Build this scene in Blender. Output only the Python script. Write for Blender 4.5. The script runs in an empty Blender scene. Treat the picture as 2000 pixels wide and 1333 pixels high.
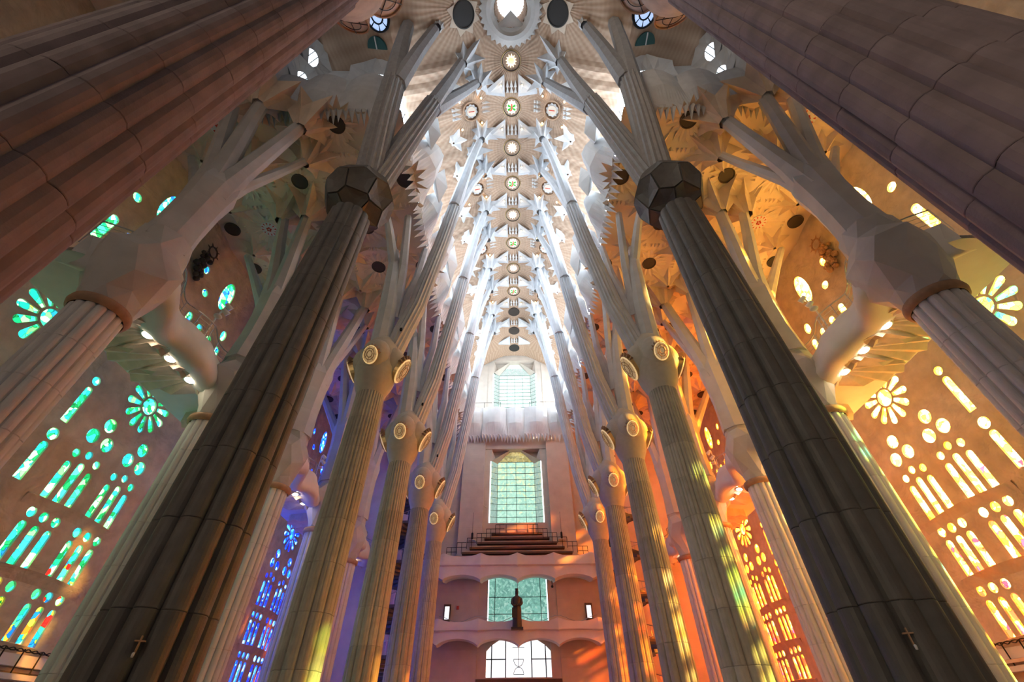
import bpy, bmesh, math, random
from mathutils import Vector, Matrix
from mathutils.geometry import tessellate_polygon
PI = math.pi
random.seed(7)
SC = bpy.context.scene
COL = SC.collection
# ------------------------------------------------------------------ camera
cd = bpy.data.cameras.new('camera'); cam = bpy.data.objects.new('camera', cd); COL.objects.link(cam)
cd.sensor_width = 36.0; cd.lens = 830.72 / 2000 * 36.0; cd.clip_end = 300
_th, _yaw, _roll = math.radians(42.944), -0.0049, -0.0093
_f = Vector((math.sin(_yaw) * math.cos(_th), math.cos(_yaw) * math.cos(_th), math.sin(_th)))
_r = Vector((math.cos(_yaw), -math.sin(_yaw), 0)); _u = _r.cross(_f)
_r2 = _r * math.cos(_roll) + _u * math.sin(_roll); _u2 = _u * math.cos(_roll) - _r * math.sin(_roll)
cam.matrix_world = Matrix(((_r2.x, _u2.x, -_f.x, -0.1), (_r2.y, _u2.y, -_f.y, 0.0), (_r2.z, _u2.z, -_f.z, 1.6), (0, 0, 0, 1)))
SC.camera = cam
# ------------------------------------------------------------------ world, exposure
w = bpy.data.worlds.new('world'); SC.world = w; w.use_nodes = True
bg = w.node_tree.nodes['Background']; bg.inputs[0].default_value = (0.62, 0.72, 0.9, 1); bg.inputs[1].default_value = 0.07
SC.view_settings.view_transform = 'Standard'; SC.view_settings.look = 'None'
SC.view_settings.exposure = 0.2; SC.view_settings.gamma = 1.0; SC.view_settings.use_curve_mapping = False
# low afternoon sun, coming in through the coloured glass of the right-hand wall
sl = bpy.data.lights.new('sun_offscreen', 'SUN'); sl.energy = 20.0; sl.angle = math.radians(1.5); sl.color = (1, .93, .82)
sun = bpy.data.objects.new('sun_offscreen', sl); COL.objects.link(sun); sun.location = (60, 0, 40)
_az, _el = math.radians(14), math.radians(21)
sun.rotation_euler = Vector((-math.cos(_el) * math.cos(_az), math.cos(_el) * math.sin(_az), -math.sin(_el))).to_track_quat('-Z', 'Y').to_euler()
SC.cycles.max_bounces = 5; SC.cycles.diffuse_bounces = 3; SC.cycles.transparent_max_bounces = 4; SC.cycles.glossy_bounces = 2; SC.cycles.caustics_reflective = False; SC.cycles.caustics_refractive = False
# brightness of the daylight behind each kind of glass
E_LEFT, E_RIGHT, E_CLER_L, E_CLER_R, E_END = 3.4, 30.0, 7.5, 11.0, 1.4

YK = [10.35 + 7.5 * k for k in range(5)]        # column lines along the nave
YEND = 50.0

SIDE = {-1: 'green-and-blue window side', 1: 'amber window side'}
ORD = ['', 'first', 'second', 'third', 'fourth', 'fifth', 'sixth', 'seventh', 'eighth', 'ninth']
# ------------------------------------------------------------------ helpers
def link(o, parent=None):
    COL.objects.link(o)
    if parent: o.parent = parent
    return o
def me(name, verts, faces, mat, smooth=False):
    m = bpy.data.meshes.new(name); m.from_pydata([tuple(v) for v in verts], [], faces)
    if mat: m.materials.append(mat)
    if smooth: m.polygons.foreach_set('use_smooth', [True] * len(m.polygons))
    m.update(); return m
def ob(name, m, parent=None, loc=None, rot=None, scale=None, kind=None):
    o = bpy.data.objects.new(name, m)
    if loc is not None: o.location = loc
    if rot is not None: o.rotation_euler = rot
    if scale is not None: o.scale = scale
    if kind: o['kind'] = kind
    return link(o, parent)
def tag(o, label, cat, group=None):
    o['label'] = label; o['category'] = cat
    if group: o['group'] = group
    return o
def thing(name, label, cat, loc=(0, 0, 0), rz=0, group=None):
    o = bpy.data.objects.new(name, None); o.empty_display_size = 0.3
    o.location = loc; o.rotation_euler = (0, 0, rz); link(o)
    return tag(o, label, cat, group)
def struct(name, loc=(0, 0, 0)):
    o = bpy.data.objects.new(name, None); o.location = loc; o['kind'] = 'structure'; return link(o)
def dup(root, loc, label=None):
    r = root.copy(); COL.objects.link(r); r.location = loc
    if label: r['label'] = label
    for ch in list(root.children):
        c = ch.copy(); COL.objects.link(c); c.parent = r
        for g in list(ch.children):
            d = g.copy(); COL.objects.link(d); d.parent = c
    return r
class MB:
    def __init__(s): s.v = []; s.f = []
    def add(s, vs, fs):
        n = len(s.v); s.v += [tuple(v) for v in vs]; s.f += [tuple(i + n for i in f) for f in fs]; return s
    def box(s, x0, x1, y0, y1, z0, z1):
        return s.add([(x, y, z) for z in (z0, z1) for y in (y0, y1) for x in (x0, x1)],
                     [(0, 2, 3, 1), (4, 5, 7, 6), (0, 1, 5, 4), (2, 6, 7, 3), (0, 4, 6, 2), (1, 3, 7, 5)])
    def sweep(s, pts, rad, n=8, prof=None, cap=True, up=None, phase=0.0):
        pts = [Vector(p) for p in pts]; rings = []
        if not hasattr(rad, '__len__'): rad = [rad] * len(pts)
        for i, p in enumerate(pts):
            a = pts[max(0, i - 1)]; b = pts[min(len(pts) - 1, i + 1)]; t = (b - a).normalized()
            ref = Vector(up) if up else (Vector((0, 1, 0)) if abs(t.y) < .9 else Vector((1, 0, 0)))
            u = ref.cross(t).normalized(); v = t.cross(u)
            rings.append([p + (u * math.cos(phase + 2 * PI * j / n) + v * math.sin(phase + 2 * PI * j / n)) * rad[i] * (prof[j % len(prof)] if prof else 1) for j in range(n)])
        vs = [q for r in rings for q in r]; fs = []
        for i in range(len(pts) - 1):
            for j in range(n):
                k = (j + 1) % n; fs.append((i * n + j, i * n + k, (i + 1) * n + k, (i + 1) * n + j))
        if cap: fs.append(tuple(range(n))[::-1]); fs.append(tuple((len(pts) - 1) * n + j for j in range(n)))
        return s.add(vs, fs)
    def lathe(s, prof, n=24, c=(0, 0, 0), sx=1, sy=1, jag=None, close=False):
        vs = []
        for i, (r, z) in enumerate(prof):
            for j in range(n):
                a = 2 * PI * j / n; q = r * (jag(i, j) if jag else 1)
                vs.append((c[0] + q * math.cos(a) * sx, c[1] + q * math.sin(a) * sy, c[2] + z))
        fs = []
        for i in range(len(prof) - 1):
            for j in range(n):
                k = (j + 1) % n; fs.append((i * n + j, i * n + k, (i + 1) * n + k, (i + 1) * n + j))
        if close: fs.append(tuple(range(n))[::-1]); fs.append(tuple((len(prof) - 1) * n + j for j in range(n)))
        return s.add(vs, fs)
    def ball(s, c, r, sx=1, sy=1, sz=1, n=16, m=10):
        return s.lathe([(r * math.sin(PI * i / m) + 1e-4, -r * sz * math.cos(PI * i / m)) for i in range(m + 1)], n, c, sx, sy)
    def mesh(s, name, mat, smooth=False): return me(name, s.v, s.f, mat, smooth)
    def ob(s, name, mat, parent=None, smooth=False, loc=None, rot=None, kind=None):
        return ob(name, s.mesh(name, mat, smooth), parent, loc, rot, None, kind)

# ------------------------------------------------------------------ materials
def nodes(name):
    m = bpy.data.materials.new(name); m.use_nodes = True; nt = m.node_tree; nt.nodes.clear()
    out = nt.nodes.new('ShaderNodeOutputMaterial'); return m, nt, out
def N(nt, t, **kw):
    n = nt.nodes.new(t)
    for k, v in kw.items(): setattr(n, k, v)
    return n
def stone(name, col, rough=0.85, scale=3.0, var=0.14, rnd=0.12, bump=0.25, bscale=22.0, courses=None, fold=0.0):
    m, nt, out = nodes(name); L = nt.links.new
    p = N(nt, 'ShaderNodeBsdfPrincipled'); p.inputs['Roughness'].default_value = rough
    g = N(nt, 'ShaderNodeNewGeometry')
    nz = N(nt, 'ShaderNodeTexNoise'); nz.inputs['Scale'].default_value = scale; nz.inputs['Detail'].default_value = 6
    L(g.outputs['Position'], nz.inputs['Vector'])
    mr = N(nt, 'ShaderNodeMapRange'); mr.inputs[1].default_value = .3; mr.inputs[2].default_value = .7
    mr.inputs[3].default_value = 1 - var; mr.inputs[4].default_value = 1 + var; L(nz.outputs['Fac'], mr.inputs[0])
    oi = N(nt, 'ShaderNodeObjectInfo'); r2 = N(nt, 'ShaderNodeMapRange'); r2.inputs[3].default_value = 1 - rnd; r2.inputs[4].default_value = 1 + rnd
    L(oi.outputs['Random'], r2.inputs[0])
    mu = N(nt, 'ShaderNodeMath', operation='MULTIPLY'); L(mr.outputs[0], mu.inputs[0]); L(r2.outputs[0], mu.inputs[1])
    vm = N(nt, 'ShaderNodeVectorMath', operation='SCALE'); vm.inputs[0].default_value = col[:3]; L(mu.outputs[0], vm.inputs['Scale'])
    L(vm.outputs[0], p.inputs['Base Color'])
    n2 = N(nt, 'ShaderNodeTexNoise'); n2.inputs['Scale'].default_value = bscale; n2.inputs['Detail'].default_value = 4
    L(g.outputs['Position'], n2.inputs['Vector'])
    b = N(nt, 'ShaderNodeBump'); b.inputs['Strength'].default_value = bump; b.inputs['Distance'].default_value = 0.03
    L(n2.outputs['Fac'], b.inputs['Height']); last = b
    if courses:
        sp = N(nt, 'ShaderNodeSeparateXYZ'); L(g.outputs['Position'], sp.inputs[0])
        cb = N(nt, 'ShaderNodeCombineXYZ'); ad = N(nt, 'ShaderNodeMath', operation='ADD'); L(sp.outputs[0], ad.inputs[0]); L(sp.outputs[1], ad.inputs[1])
        L(ad.outputs[0], cb.inputs[0]); L(sp.outputs[2], cb.inputs[1])
        br = N(nt, 'ShaderNodeTexBrick'); br.inputs['Scale'].default_value = 1.0; br.inputs['Brick Width'].default_value = courses[0]; br.inputs['Row Height'].default_value = courses[1]
        br.inputs['Mortar Size'].default_value = 0.012; L(cb.outputs[0], br.inputs['Vector'])
        b2 = N(nt, 'ShaderNodeBump'); b2.inputs['Strength'].default_value = .5; b2.inputs['Distance'].default_value = -0.03
        L(br.outputs['Fac'], b2.inputs['Height']); L(last.outputs[0], b2.inputs['Normal']); last = b2
    if fold:
        vo = N(nt, 'ShaderNodeTexNoise'); vo.inputs['Scale'].default_value = 0.9; vo.inputs['Detail'].default_value = 3; vo.inputs['Distortion'].default_value = .5
        L(g.outputs['Position'], vo.inputs['Vector'])
        b3 = N(nt, 'ShaderNodeBump'); b3.inputs['Strength'].default_value = fold; b3.inputs['Distance'].default_value = 0.6
        L(vo.outputs['Fac'], b3.inputs['Height']); L(last.outputs[0], b3.inputs['Normal']); last = b3
    L(last.outputs[0], p.inputs['Normal']); L(p.outputs[0], out.inputs[0]); return m
def plain(name, col, rough=.5, metal=0.0, emit=None, es=1.0):
    m, nt, out = nodes(name); p = N(nt, 'ShaderNodeBsdfPrincipled')
    p.inputs['Base Color'].default_value = (*col, 1); p.inputs['Roughness'].default_value = rough; p.inputs['Metallic'].default_value = metal
    if emit: p.inputs['Emission Color'].default_value = (*emit, 1); p.inputs['Emission Strength'].default_value = es
    nt.links.new(p.outputs[0], out.inputs[0]); return m
def glass(name, hi, lo, z0, z1, es, scale=3.2, lead=0.05, vr=(.55, 1.3)):
    """leaded stained glass lit from behind; 'hi' colours near z1, 'lo' colours near z0"""
    m, nt, out = nodes(name); L = nt.links.new
    g = N(nt, 'ShaderNodeNewGeometry'); sp = N(nt, 'ShaderNodeSeparateXYZ'); L(g.outputs['Position'], sp.inputs[0])
    dn = N(nt, 'ShaderNodeTexNoise'); dn.inputs['Scale'].default_value = 2.0; L(g.outputs['Position'], dn.inputs['Vector'])
    dm = N(nt, 'ShaderNodeVectorMath', operation='MULTIPLY_ADD'); dm.inputs[1].default_value = (.5, .5, .5); L(dn.outputs['Color'], dm.inputs[0]); L(g.outputs['Position'], dm.inputs[2])
    v = N(nt, 'ShaderNodeTexVoronoi'); v.inputs['Scale'].default_value = scale; L(dm.outputs[0], v.inputs['Vector'])
    e = N(nt, 'ShaderNodeTexVoronoi', feature='DISTANCE_TO_EDGE'); e.inputs['Scale'].default_value = scale; L(dm.outputs[0], e.inputs['Vector'])
    sc = N(nt, 'ShaderNodeSeparateColor'); L(v.outputs['Color'], sc.inputs[0])
    def ramp(cols):
        r = N(nt, 'ShaderNodeValToRGB'); r.color_ramp.interpolation = 'CONSTANT'
        while len(r.color_ramp.elements) < len(cols): r.color_ramp.elements.new(.5)
        for i, c in enumerate(cols): r.color_ramp.elements[i].position = i / len(cols); r.color_ramp.elements[i].color = (*c, 1)
        L(sc.outputs[0], r.inputs[0]); return r
    a, b = ramp(hi), ramp(lo)
    mz = N(nt, 'ShaderNodeMapRange'); mz.inputs[1].default_value = z0; mz.inputs[2].default_value = z1; L(sp.outputs[2], mz.inputs[0])
    jt = N(nt, 'ShaderNodeMath', operation='MULTIPLY_ADD'); jt.inputs[1].default_value = .7; L(sc.outputs[1], jt.inputs[0]); L(mz.outputs[0], jt.inputs[2])
    gt = N(nt, 'ShaderNodeMath', operation='GREATER_THAN'); gt.inputs[1].default_value = .8; L(jt.outputs[0], gt.inputs[0])
    mx = N(nt, 'ShaderNodeMix', data_type='RGBA'); L(gt.outputs[0], mx.inputs['Factor']); L(b.outputs[0], mx.inputs['A']); L(a.outputs[0], mx.inputs['B'])
    me_ = N(nt, 'ShaderNodeMapRange'); me_.inputs[1].default_value = 0; me_.inputs[2].default_value = lead; me_.inputs[3].default_value = .12; me_.inputs[4].default_value = 1; L(e.outputs['Distance'], me_.inputs[0])
    br = N(nt, 'ShaderNodeMapRange'); br.inputs[3].default_value = vr[0]; br.inputs[4].default_value = vr[1]; L(sc.outputs[2], br.inputs[0])
    k = N(nt, 'ShaderNodeMath', operation='MULTIPLY'); L(me_.outputs[0], k.inputs[0]); L(br.outputs[0], k.inputs[1])
    k2 = N(nt, 'ShaderNodeMath', operation='MULTIPLY'); k2.inputs[1].default_value = es; L(k.outputs[0], k2.inputs[0])
    em = N(nt, 'ShaderNodeEmission'); L(mx.outputs['Result'], em.inputs[0]); L(k2.outputs[0], em.inputs[1]); tr = N(nt, 'ShaderNodeBsdfTransparent'); L(mx.outputs['Result'], tr.inputs[0]); ad = N(nt, 'ShaderNodeAddShader'); L(em.outputs[0], ad.inputs[0]); L(tr.outputs[0], ad.inputs[1]); L(ad.outputs[0], out.inputs[0])
    return m
def vault_mat(name, col, col2):
    """pinkish tile vault, thin tiles fanned round each roundel"""
    m, nt, out = nodes(name); L = nt.links.new
    p = N(nt, 'ShaderNodeBsdfPrincipled'); p.inputs['Roughness'].default_value = .8
    g = N(nt, 'ShaderNodeNewGeometry'); sp = N(nt, 'ShaderNodeSeparateXYZ'); L(g.outputs['Position'], sp.inputs[0])
    def mt(op, a, b=None, c=None):
        n = N(nt, 'ShaderNodeMath', operation=op)
        for i, q in enumerate((a, b, c)):
            if q is None: continue
            if isinstance(q, (int, float)): n.inputs[i].default_value = q
            else: L(q, n.inputs[i])
        return n.outputs[0]
    ax = mt('ABSOLUTE', sp.outputs[0])
    yl = mt('SUBTRACT', mt('MODULO', mt('ADD', sp.outputs[1], 60 - 10.5 + 1.875), 3.75), 1.875)
    side = mt('GREATER_THAN', ax, 2.3)
    xl = mt('SUBTRACT', ax, mt('MULTIPLY', side, 3.7))
    ys = mt('SUBTRACT', mt('MODULO', mt('ADD', sp.outputs[1], 60 - 14.1 + 3.75), 7.5), 3.75)
    yl2 = mt('ADD', mt('MULTIPLY', yl, mt('SUBTRACT', 1.0, side)), mt('MULTIPLY', ys, side))
    ang = mt('ARCTAN2', yl2, xl)
    rib = mt('SINE', mt('MULTIPLY', ang, 46.0))
    rad = mt('SQRT', mt('ADD', mt('MULTIPLY', xl, xl), mt('MULTIPLY', yl2, yl2)))
    ring = mt('SINE', mt('MULTIPLY', rad, 20.0))
    h = mt('MULTIPLY_ADD', ring, .35, rib)
    fac = mt('MULTIPLY_ADD', h, .22, .5)
    mx = N(nt, 'ShaderNodeMix', data_type='RGBA'); L(fac, mx.inputs['Factor']); mx.inputs['A'].default_value = (*col2, 1); mx.inputs['B'].default_value = (*col, 1)
    L(mx.outputs['Result'], p.inputs['Base Color'])
    b = N(nt, 'ShaderNodeBump'); b.inputs['Strength'].default_value = .35; b.inputs['Distance'].default_value = .05; L(h, b.inputs['Height']); L(b.outputs[0], p.inputs['Normal'])
    L(p.outputs[0], out.inputs[0]); return m

M = dict(
    porphyry=stone('porphyry', (.215, .165, .18), .75, 1.6, .18, .10, .2),
    basalt=stone('basalt', (.115, .112, .108), .55, 2.5, .15, .12, .2),
    trunk=stone('grey_trunk_stone', (.36, .36, .37), .8, 3, .10, .08, .2),
    granite=stone('granite', (.46, .43, .37), .8, 3, .10, .14, .2),
    knotstone=stone('pale_granite', (.52, .48, .42), .8, 4, .06, .05, .15),
    white=stone('white_stone', (.74, .73, .72), .85, 1.2, .06, .05, .15),
    grey=stone('pale_grey_stone', (.60, .61, .63), .85, 1.5, .08, .06, .15),
    capstone=stone('capital_stone', (.58, .56, .54), .85, 1.0, .08, .03, .15),
    wall=stone('wall_stone', (.56, .47, .37), .9, 1.3, .16, .02, .3, 9, (1.5, .75), .55),
    endwall=stone('end_wall_stone', (.66, .57, .48), .9, 1.0, .07, .02, .15, 22, (1.4, .7)),
    gallery=stone('gallery_stone', (.70, .68, .66), .85, 1.0, .06, .02, .15),
    shell=stone('shell_stone', (.66, .53, .45), .9, 2.0, .12, .05, .2),
    aisle=stone('aisle_vault_plaster', (.72, .60, .48), .9, .7, .07, .02, .1),
    fold=stone('aisle_fold_plaster', (.71, .59, .47), .9, 1.5, .08, .05, .15),
    ring=stone('brown_ring_stone', (.42, .26, .16), .8, 4, .15, .05, .2),
    floor=stone('floor_stone', (.38, .35, .32), .5, 1, .08, .02, .05, 12, (1.2, 1.2)),
    vault=vault_mat('tile_vault', (.62, .45, .325), (.42, .265, .175)),
    dark=plain('dark_grille', (.025, .022, .02), .6),
    brown=plain('brown_disc', (.045, .033, .027), .6),
    black=plain('black_metal', (.02, .02, .022), .4, .6),
    steel=plain('brushed_steel', (.45, .46, .48), .35, .9),
    wood=stone('dark_wood', (.12, .065, .04), .6, 6, .2, .1, .1),
    bronze=stone('dark_bronze', (.045, .035, .03), .45, 8, .2, .05, .2),
    whitemetal=plain('white_metal', (.75, .76, .78), .4),
    gold=plain('brass_rim', (.75, .55, .25), .3, .9),
    red=plain('red_enamel', (.6, .06, .03), .5),
    green=plain('green_enamel', (.05, .42, .06), .5),
)
def lamp_mat(name, col, es): return plain(name, (.8, .8, .8), .5, 0, col, es)
M['bulb'] = lamp_mat('warm_bulb', (1, .62, .22), 14)
M['down'] = lamp_mat('downlight', (1, .82, .58), 30)
M['star'] = lamp_mat('backlit_star', (1, .80, .46), 1.1)
M['starcore'] = lamp_mat('backlit_star_core', (1, .55, .10), .9)
M['disc'] = lamp_mat('backlit_disc', (1, .84, .58), .40)
M['knotlamp'] = plain('knot_lamp_glass', (.30, .20, .10), .35, 0, (1, .66, .30), .24)
M['rimlamp'] = lamp_mat('knot_lamp_rim', (1, .62, .22), .55)
GREENS = [(.01, .42, .14), (.05, .75, .34), (.02, .60, .45), (.25, .85, .25), (.03, .45, .62), (.40, .9, .5), (.01, .22, .06)]
TEALLO = [(.55, .65, .04), (.01, .14, .45), (.05, .50, .16), (.85, .14, .01), (.35, .55, .03), (.01, .30, .45), (.6, .015, .01)]
BLUES = [(.003, .015, .80), (.004, .03, .95), (.006, .06, 1), (.02, .14, 1), (.002, .008, .5), (.12, .38, 1)]
AMBER = [(1, .40, .02), (1, .52, .06), (1, .30, .012), (1, .66, .16), (.95, .45, .03), (1, .76, .26)]
REDLO = [(1, .10, .006), (.8, .02, .006), (1, .22, .012), (.7, .012, .02), (1, .42, .05), (.9, .05, .006)]
YGREEN = [(.60, .85, .08), (.15, .75, .25), (.80, .85, .08), (.06, .55, .35), (.95, .8, .15), (.85, .7, .06)]
ORANGE = [(1, .16, .006), (1, .26, .012), (1, .10, .004), (1, .40, .04), (1, .20, .008)]
GL = {
    (-1, 0): glass('leaded_glass_green', GREENS + [(.95, .75, .15)], GREENS, 4, 20, E_LEFT * .75),
    (-1, 1): glass('leaded_glass_green_low', GREENS, TEALLO, 4.2, 9.5, E_LEFT),
    (-1, 2): glass('leaded_glass_blue', BLUES, BLUES, 4, 20, E_LEFT * 2.9),
    (1, 0): glass('leaded_glass_lime', YGREEN, AMBER, 4, 14, E_RIGHT * .22),
    (1, 1): glass('leaded_glass_amber', AMBER, REDLO, 4.0, 13.0, E_RIGHT),
    (1, 2): glass('leaded_glass_orange', ORANGE, REDLO, 4, 20, E_RIGHT * .9),
}
GL[(-1, 9)] = glass('leaded_glass_upper_teal', GREENS + BLUES[2:4], GREENS, 16, 40, E_LEFT)
GL[(1, 9)] = glass('leaded_glass_upper_gold', AMBER, AMBER, 16, 40, E_RIGHT)
GL['cl'] = lamp_mat('clear_glass_daylight_cool', (.68, .84, 1.0), E_CLER_L)
GL['cr'] = lamp_mat('clear_glass_daylight', (.72, .86, 1.0), E_CLER_R)
GL['end1'] = glass('pale_glass_white', [(.80, .97, .93), (.88, .98, .96), (.74, .94, .88)], [(.82, .96, .92), (.7, .92, .86)], 34, 44, E_END * .6, 5, .01, (.92, 1.05))
GL['end2'] = glass('pale_glass_green_gold', [(.58, .80, .68), (.68, .84, .64), (.54, .78, .66), (.74, .84, .60)], [(.50, .74, .63), (.58, .80, .68)], 20, 27, E_END * .42, 4, .01, (.88, 1.08))
GL['gold'] = glass('pale_glass_gold', [(.80, .65, .25), (.70, .60, .28)], [(.8, .7, .35)], 20, 27, E_END * .5, 3, .03)
GL['end3'] = glass('pale_glass_teal', [(.28, .52, .44), (.38, .62, .54), (.24, .46, .40)], [(.3, .55, .48), (.45, .66, .58)], 9, 13, E_END * .38, 5, .015, (.85, 1.1))
GL['door'] = lamp_mat('frosted_door_glass', (.92, .97, 1.0), 1.05)
GL['sky'] = lamp_mat('clear_oval_glass', (.80, .91, 1.0), 2.2)
GL['blue'] = lamp_mat('pale_blue_glass', (.42, .62, 1.0), .8)

# ------------------------------------------------------------------ floor and outer walls
floor = ob('floor', me('floor', [(-24, -14, 0), (24, -14, 0), (24, 52, 0), (-24, 52, 0), (-24, -14, -.3), (24, -14, -.3), (24, 52, -.3), (-24, 52, -.3)],
           [(0, 1, 2, 3), (7, 6, 5, 4), (0, 4, 5, 1), (1, 5, 6, 2), (2, 6, 7, 3), (3, 7, 4, 0)], M['floor']), kind='structure')

def circle(y, z, r, n=18, ry=None):
    return [(y + (ry or r) * math.cos(2 * PI * i / n), z + r * math.sin(2 * PI * i / n)) for i in range(n)]
def lancet(y, z0, z1, wd, n=8):
    h = wd / 2; return [(y - h, z0), (y + h, z0)] + [(y + h * math.cos(PI * i / n), z1 - h + h * math.sin(PI * i / n)) for i in range(n + 1)]
def petal(yc, zc, a, r0, r1, w0, w1, n=6):
    pts = [(r0, -w0), (r1 - w1, -w1)] + [(r1 - w1 + w1 * math.cos(t), w1 * math.sin(t)) for t in [-PI / 2 + PI * i / n for i in range(1, n)]] + [(r1 - w1, w1), (r0, w0)]
    return [(yc + p * math.cos(a) - q * math.sin(a), zc + p * math.sin(a) + q * math.cos(a)) for p, q in pts]
def bay_holes(upper=True):
    """every opening of one bay of the side wall, in (y, z), y from the bay's column line"""
    H = []; c = 3.78
    for i in range(12): H.append(('rose', petal(c, 16.6, PI / 12 * (2 * i + 1), .62, 1.62, .10, .21)))
    H.append(('rose', circle(c, 16.6, .50)))
    for s in (-1, 1):
        q = c + 1.38 * s
        for dy, z in ((0, 14.37), (-.52, 13.47), (.52, 13.47)): H.append(('mid', circle(q + dy, z, .38)))
        for dy, z in ((0, 12.58), (-.7, 12.37), (.7, 12.37)): H.append(('mid', circle(q + dy, z, .21, 14)))
        for dy, zt in ((0, 12.12), (-.7, 11.92), (.7, 11.92)): H.append(('mid', lancet(q + dy, 10.08, zt, .40)))
        for dy in (-.7, 0, .7):
            H.append(('mid', circle(q + dy, 9.38, .23, 14))); H.append(('low', lancet(q + dy, 7.32, 8.98, .40)))
            H.append(('low', circle(q + dy, 6.62, .22, 14))); H.append(('low', lancet(q + dy, 4.76, 6.24, .38)))
    H += [('tall', circle(.08, 15.72, .24, 14)), ('tall', lancet(.08, 13.22, 15.3, .42)), ('tall', circle(.08, 12.52, .29, 16)), ('tall', lancet(.08, 10.25, 12.1, .42))]
    if upper:
        H.append(('top', circle(c + .15, 27.0, 1.35, 20, .62)))
        H += [('top', circle(c + 1.9, 24.4, .45, 14, .3)), ('top', circle(c - 1.6, 25.4, .3, 12)), ('top', circle(c - 2.6, 26.8, .35, 12, .25))]
        for dy in (-1.5, -.3, .9, 2.1): H.append(('top', lancet(c + dy, 21.3, 23.4, .5)))
    return H
HOLES = bay_holes()
WDEPTH, PANE_IN = .30, .10
wn = [0]
def side_wall(sx):
    name = 'wall_left' if sx < 0 else 'wall_right'
    X = 22.5; mb = MB()
    def panel(y0, y1, z0, z1, holes):
        outer = [(y0, z0), (y1, z0), (y1, z1), (y0, z1)]
        loops = [outer] + [h[::-1] for h in holes]
        flat = [p for l in loops for p in l]
        tris = tessellate_polygon([[Vector((p[0], p[1], 0)) for p in l] for l in loops])
        n = len(mb.v)
        mb.v += [(sx * X, p[0], p[1]) for p in flat]; mb.f += [tuple(n + i for i in t) for t in tris]
        for h in holes:
            n = len(mb.v); k = len(h)
            mb.v += [(sx * X, p[0], p[1]) for p in h] + [(sx * (X + WDEPTH), p[0], p[1]) for p in h]
            mb.f += [(n + i, n + (i + 1) % k, n + k + (i + 1) % k, n + k + i) for i in range(k)]
    panel(-34, 9.15, 0, 50, [])  # plain stretch; unseen extra length and height added to block stray sun
    for k, y in enumerate(YK):
        panel(y - 1.2, y + 6.3, 0, 20.5, [[(y + p[0], p[1]) for p in h] for g, h in HOLES if g != 'top'])
        panel(y - 1.2, y + 6.3, 20.5, 31, [[(y + p[0], p[1]) for p in h] for g, h in HOLES if g == 'top'])
    panel(46.65, 52, 0, 31, [])
    # the openings' reveals give the wall its thickness
    ob(name, mb.mesh(name, M['wall']), kind='structure')
    cache = {}
    for k, y in enumerate(YK):
        for grp in ('rose', 'mid', 'low', 'tall', 'top'):
            wn[0] += 1
            wdo = struct('window_%d' % wn[0], (sx * X, y, 0))
            for i, (g, h) in enumerate(HOLES):
                if g != grp: continue
                key = (0, 9) if g == 'top' else ((0, k) if k < 2 else (0, 2))
                if k == 1 and sx < 0: key = (0, 1)
                if k == 0 and sx < 0: key = (0, 0)
                if g == 'top': key = (0, 9)
                mat = GL[(sx, 9)] if (g == 'top' and k < 2) else GL[(sx, min(k, 2))]
                ck = (i, mat.name)
                if ck not in cache:
                    n = len(h); a = sx * PANE_IN; b = sx * (PANE_IN + .03)
                    cache[ck] = me('pane', [(a, p[0], p[1]) for p in h] + [(b, p[0], p[1]) for p in h],
                                   [tuple(range(n))] + [(j, (j + 1) % n, n + (j + 1) % n, n + j) for j in range(n)], mat)
                ob('pane', cache[ck], wdo)
    # sills under each tier of lancets
    for k, y in enumerate(YK):
        for z in (10.02, 7.26, 4.7):
            mbs = MB(); nn = 16; vs = []
            for i in range(nn + 1):
                t = i / nn; yy = y + .9 + 5.8 * t; arch = .12 * math.sin(PI * t); dp = .10 + .14 * math.sin(PI * t)
                vs += [(sx * X, yy, z + arch), (sx * (X - dp), yy, z - .05 + arch), (sx * (X - dp * .6), yy, z - .2 + arch), (sx * X, yy, z - .5 + arch)]
            fs = [(4 * i + j, 4 * i + j + 1, 4 * i + j + 5, 4 * i + j + 4) for i in range(nn) for j in range(3)]
            wn.append(1); ob('trim_%d' % (len(wn) - 1), mbs.add(vs, fs).mesh('sill', M['wall']), kind='structure')
side_wall(-1); side_wall(1)

# ------------------------------------------------------------------ columns
def flute(z, zt, n1=12, n2=24, seg=96, k=1.0):
    """radius multipliers round a fluted shaft: few wide lobes low down, many fine flutes at the top"""
    t = max(0, min(1, z / zt)); d1 = (.15 if zt < 50 else .075) * (1 - t) ** .8; d2 = .075 * t ** 1.2
    return [1 - d1 * (1 - abs(math.sin(n1 / 2 * 2 * PI * j / seg)) ** .6) - d2 * (1 - abs(math.sin(n2 / 2 * 2 * PI * j / seg)) ** .7) for j in range(seg)]
def drum_mesh(z0, z1, rfun, zt, mat, n1=12, n2=24, seg=96, nz=2, a0=0, a1=None, ph=0.0):
    vs = []; rows = [(z0 + .004, -.010), (z0 + .02, 0)] + [(z0 + (z1 - z0) * i / nz, 0) for i in range(1, nz)] + [(z1 - .02, 0), (z1 - .004, -.010)]
    js = list(range(seg)) if a1 is None else list(range(a0, a1 + 1))
    for z, dr in rows:
        f = flute(z, zt, n1, n2, seg)
        for j in js:
            d = dr
            if a1 is not None and j in (a0, a1): d = dr - .012
            r = rfun(z) * f[j % seg] + d; vs.append((r * math.cos(2 * PI * j / seg + ph), r * math.sin(2 * PI * j / seg + ph), z))
    n = len(js); fs = []
    for i in range(len(rows) - 1):
        for j in range(n if a1 is None else n - 1):
            k = (j + 1) % n; fs.append((i * n + j, i * n + k, (i + 1) * n + k, (i + 1) * n + j))
    return me('drum', vs, fs, mat, False)
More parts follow.
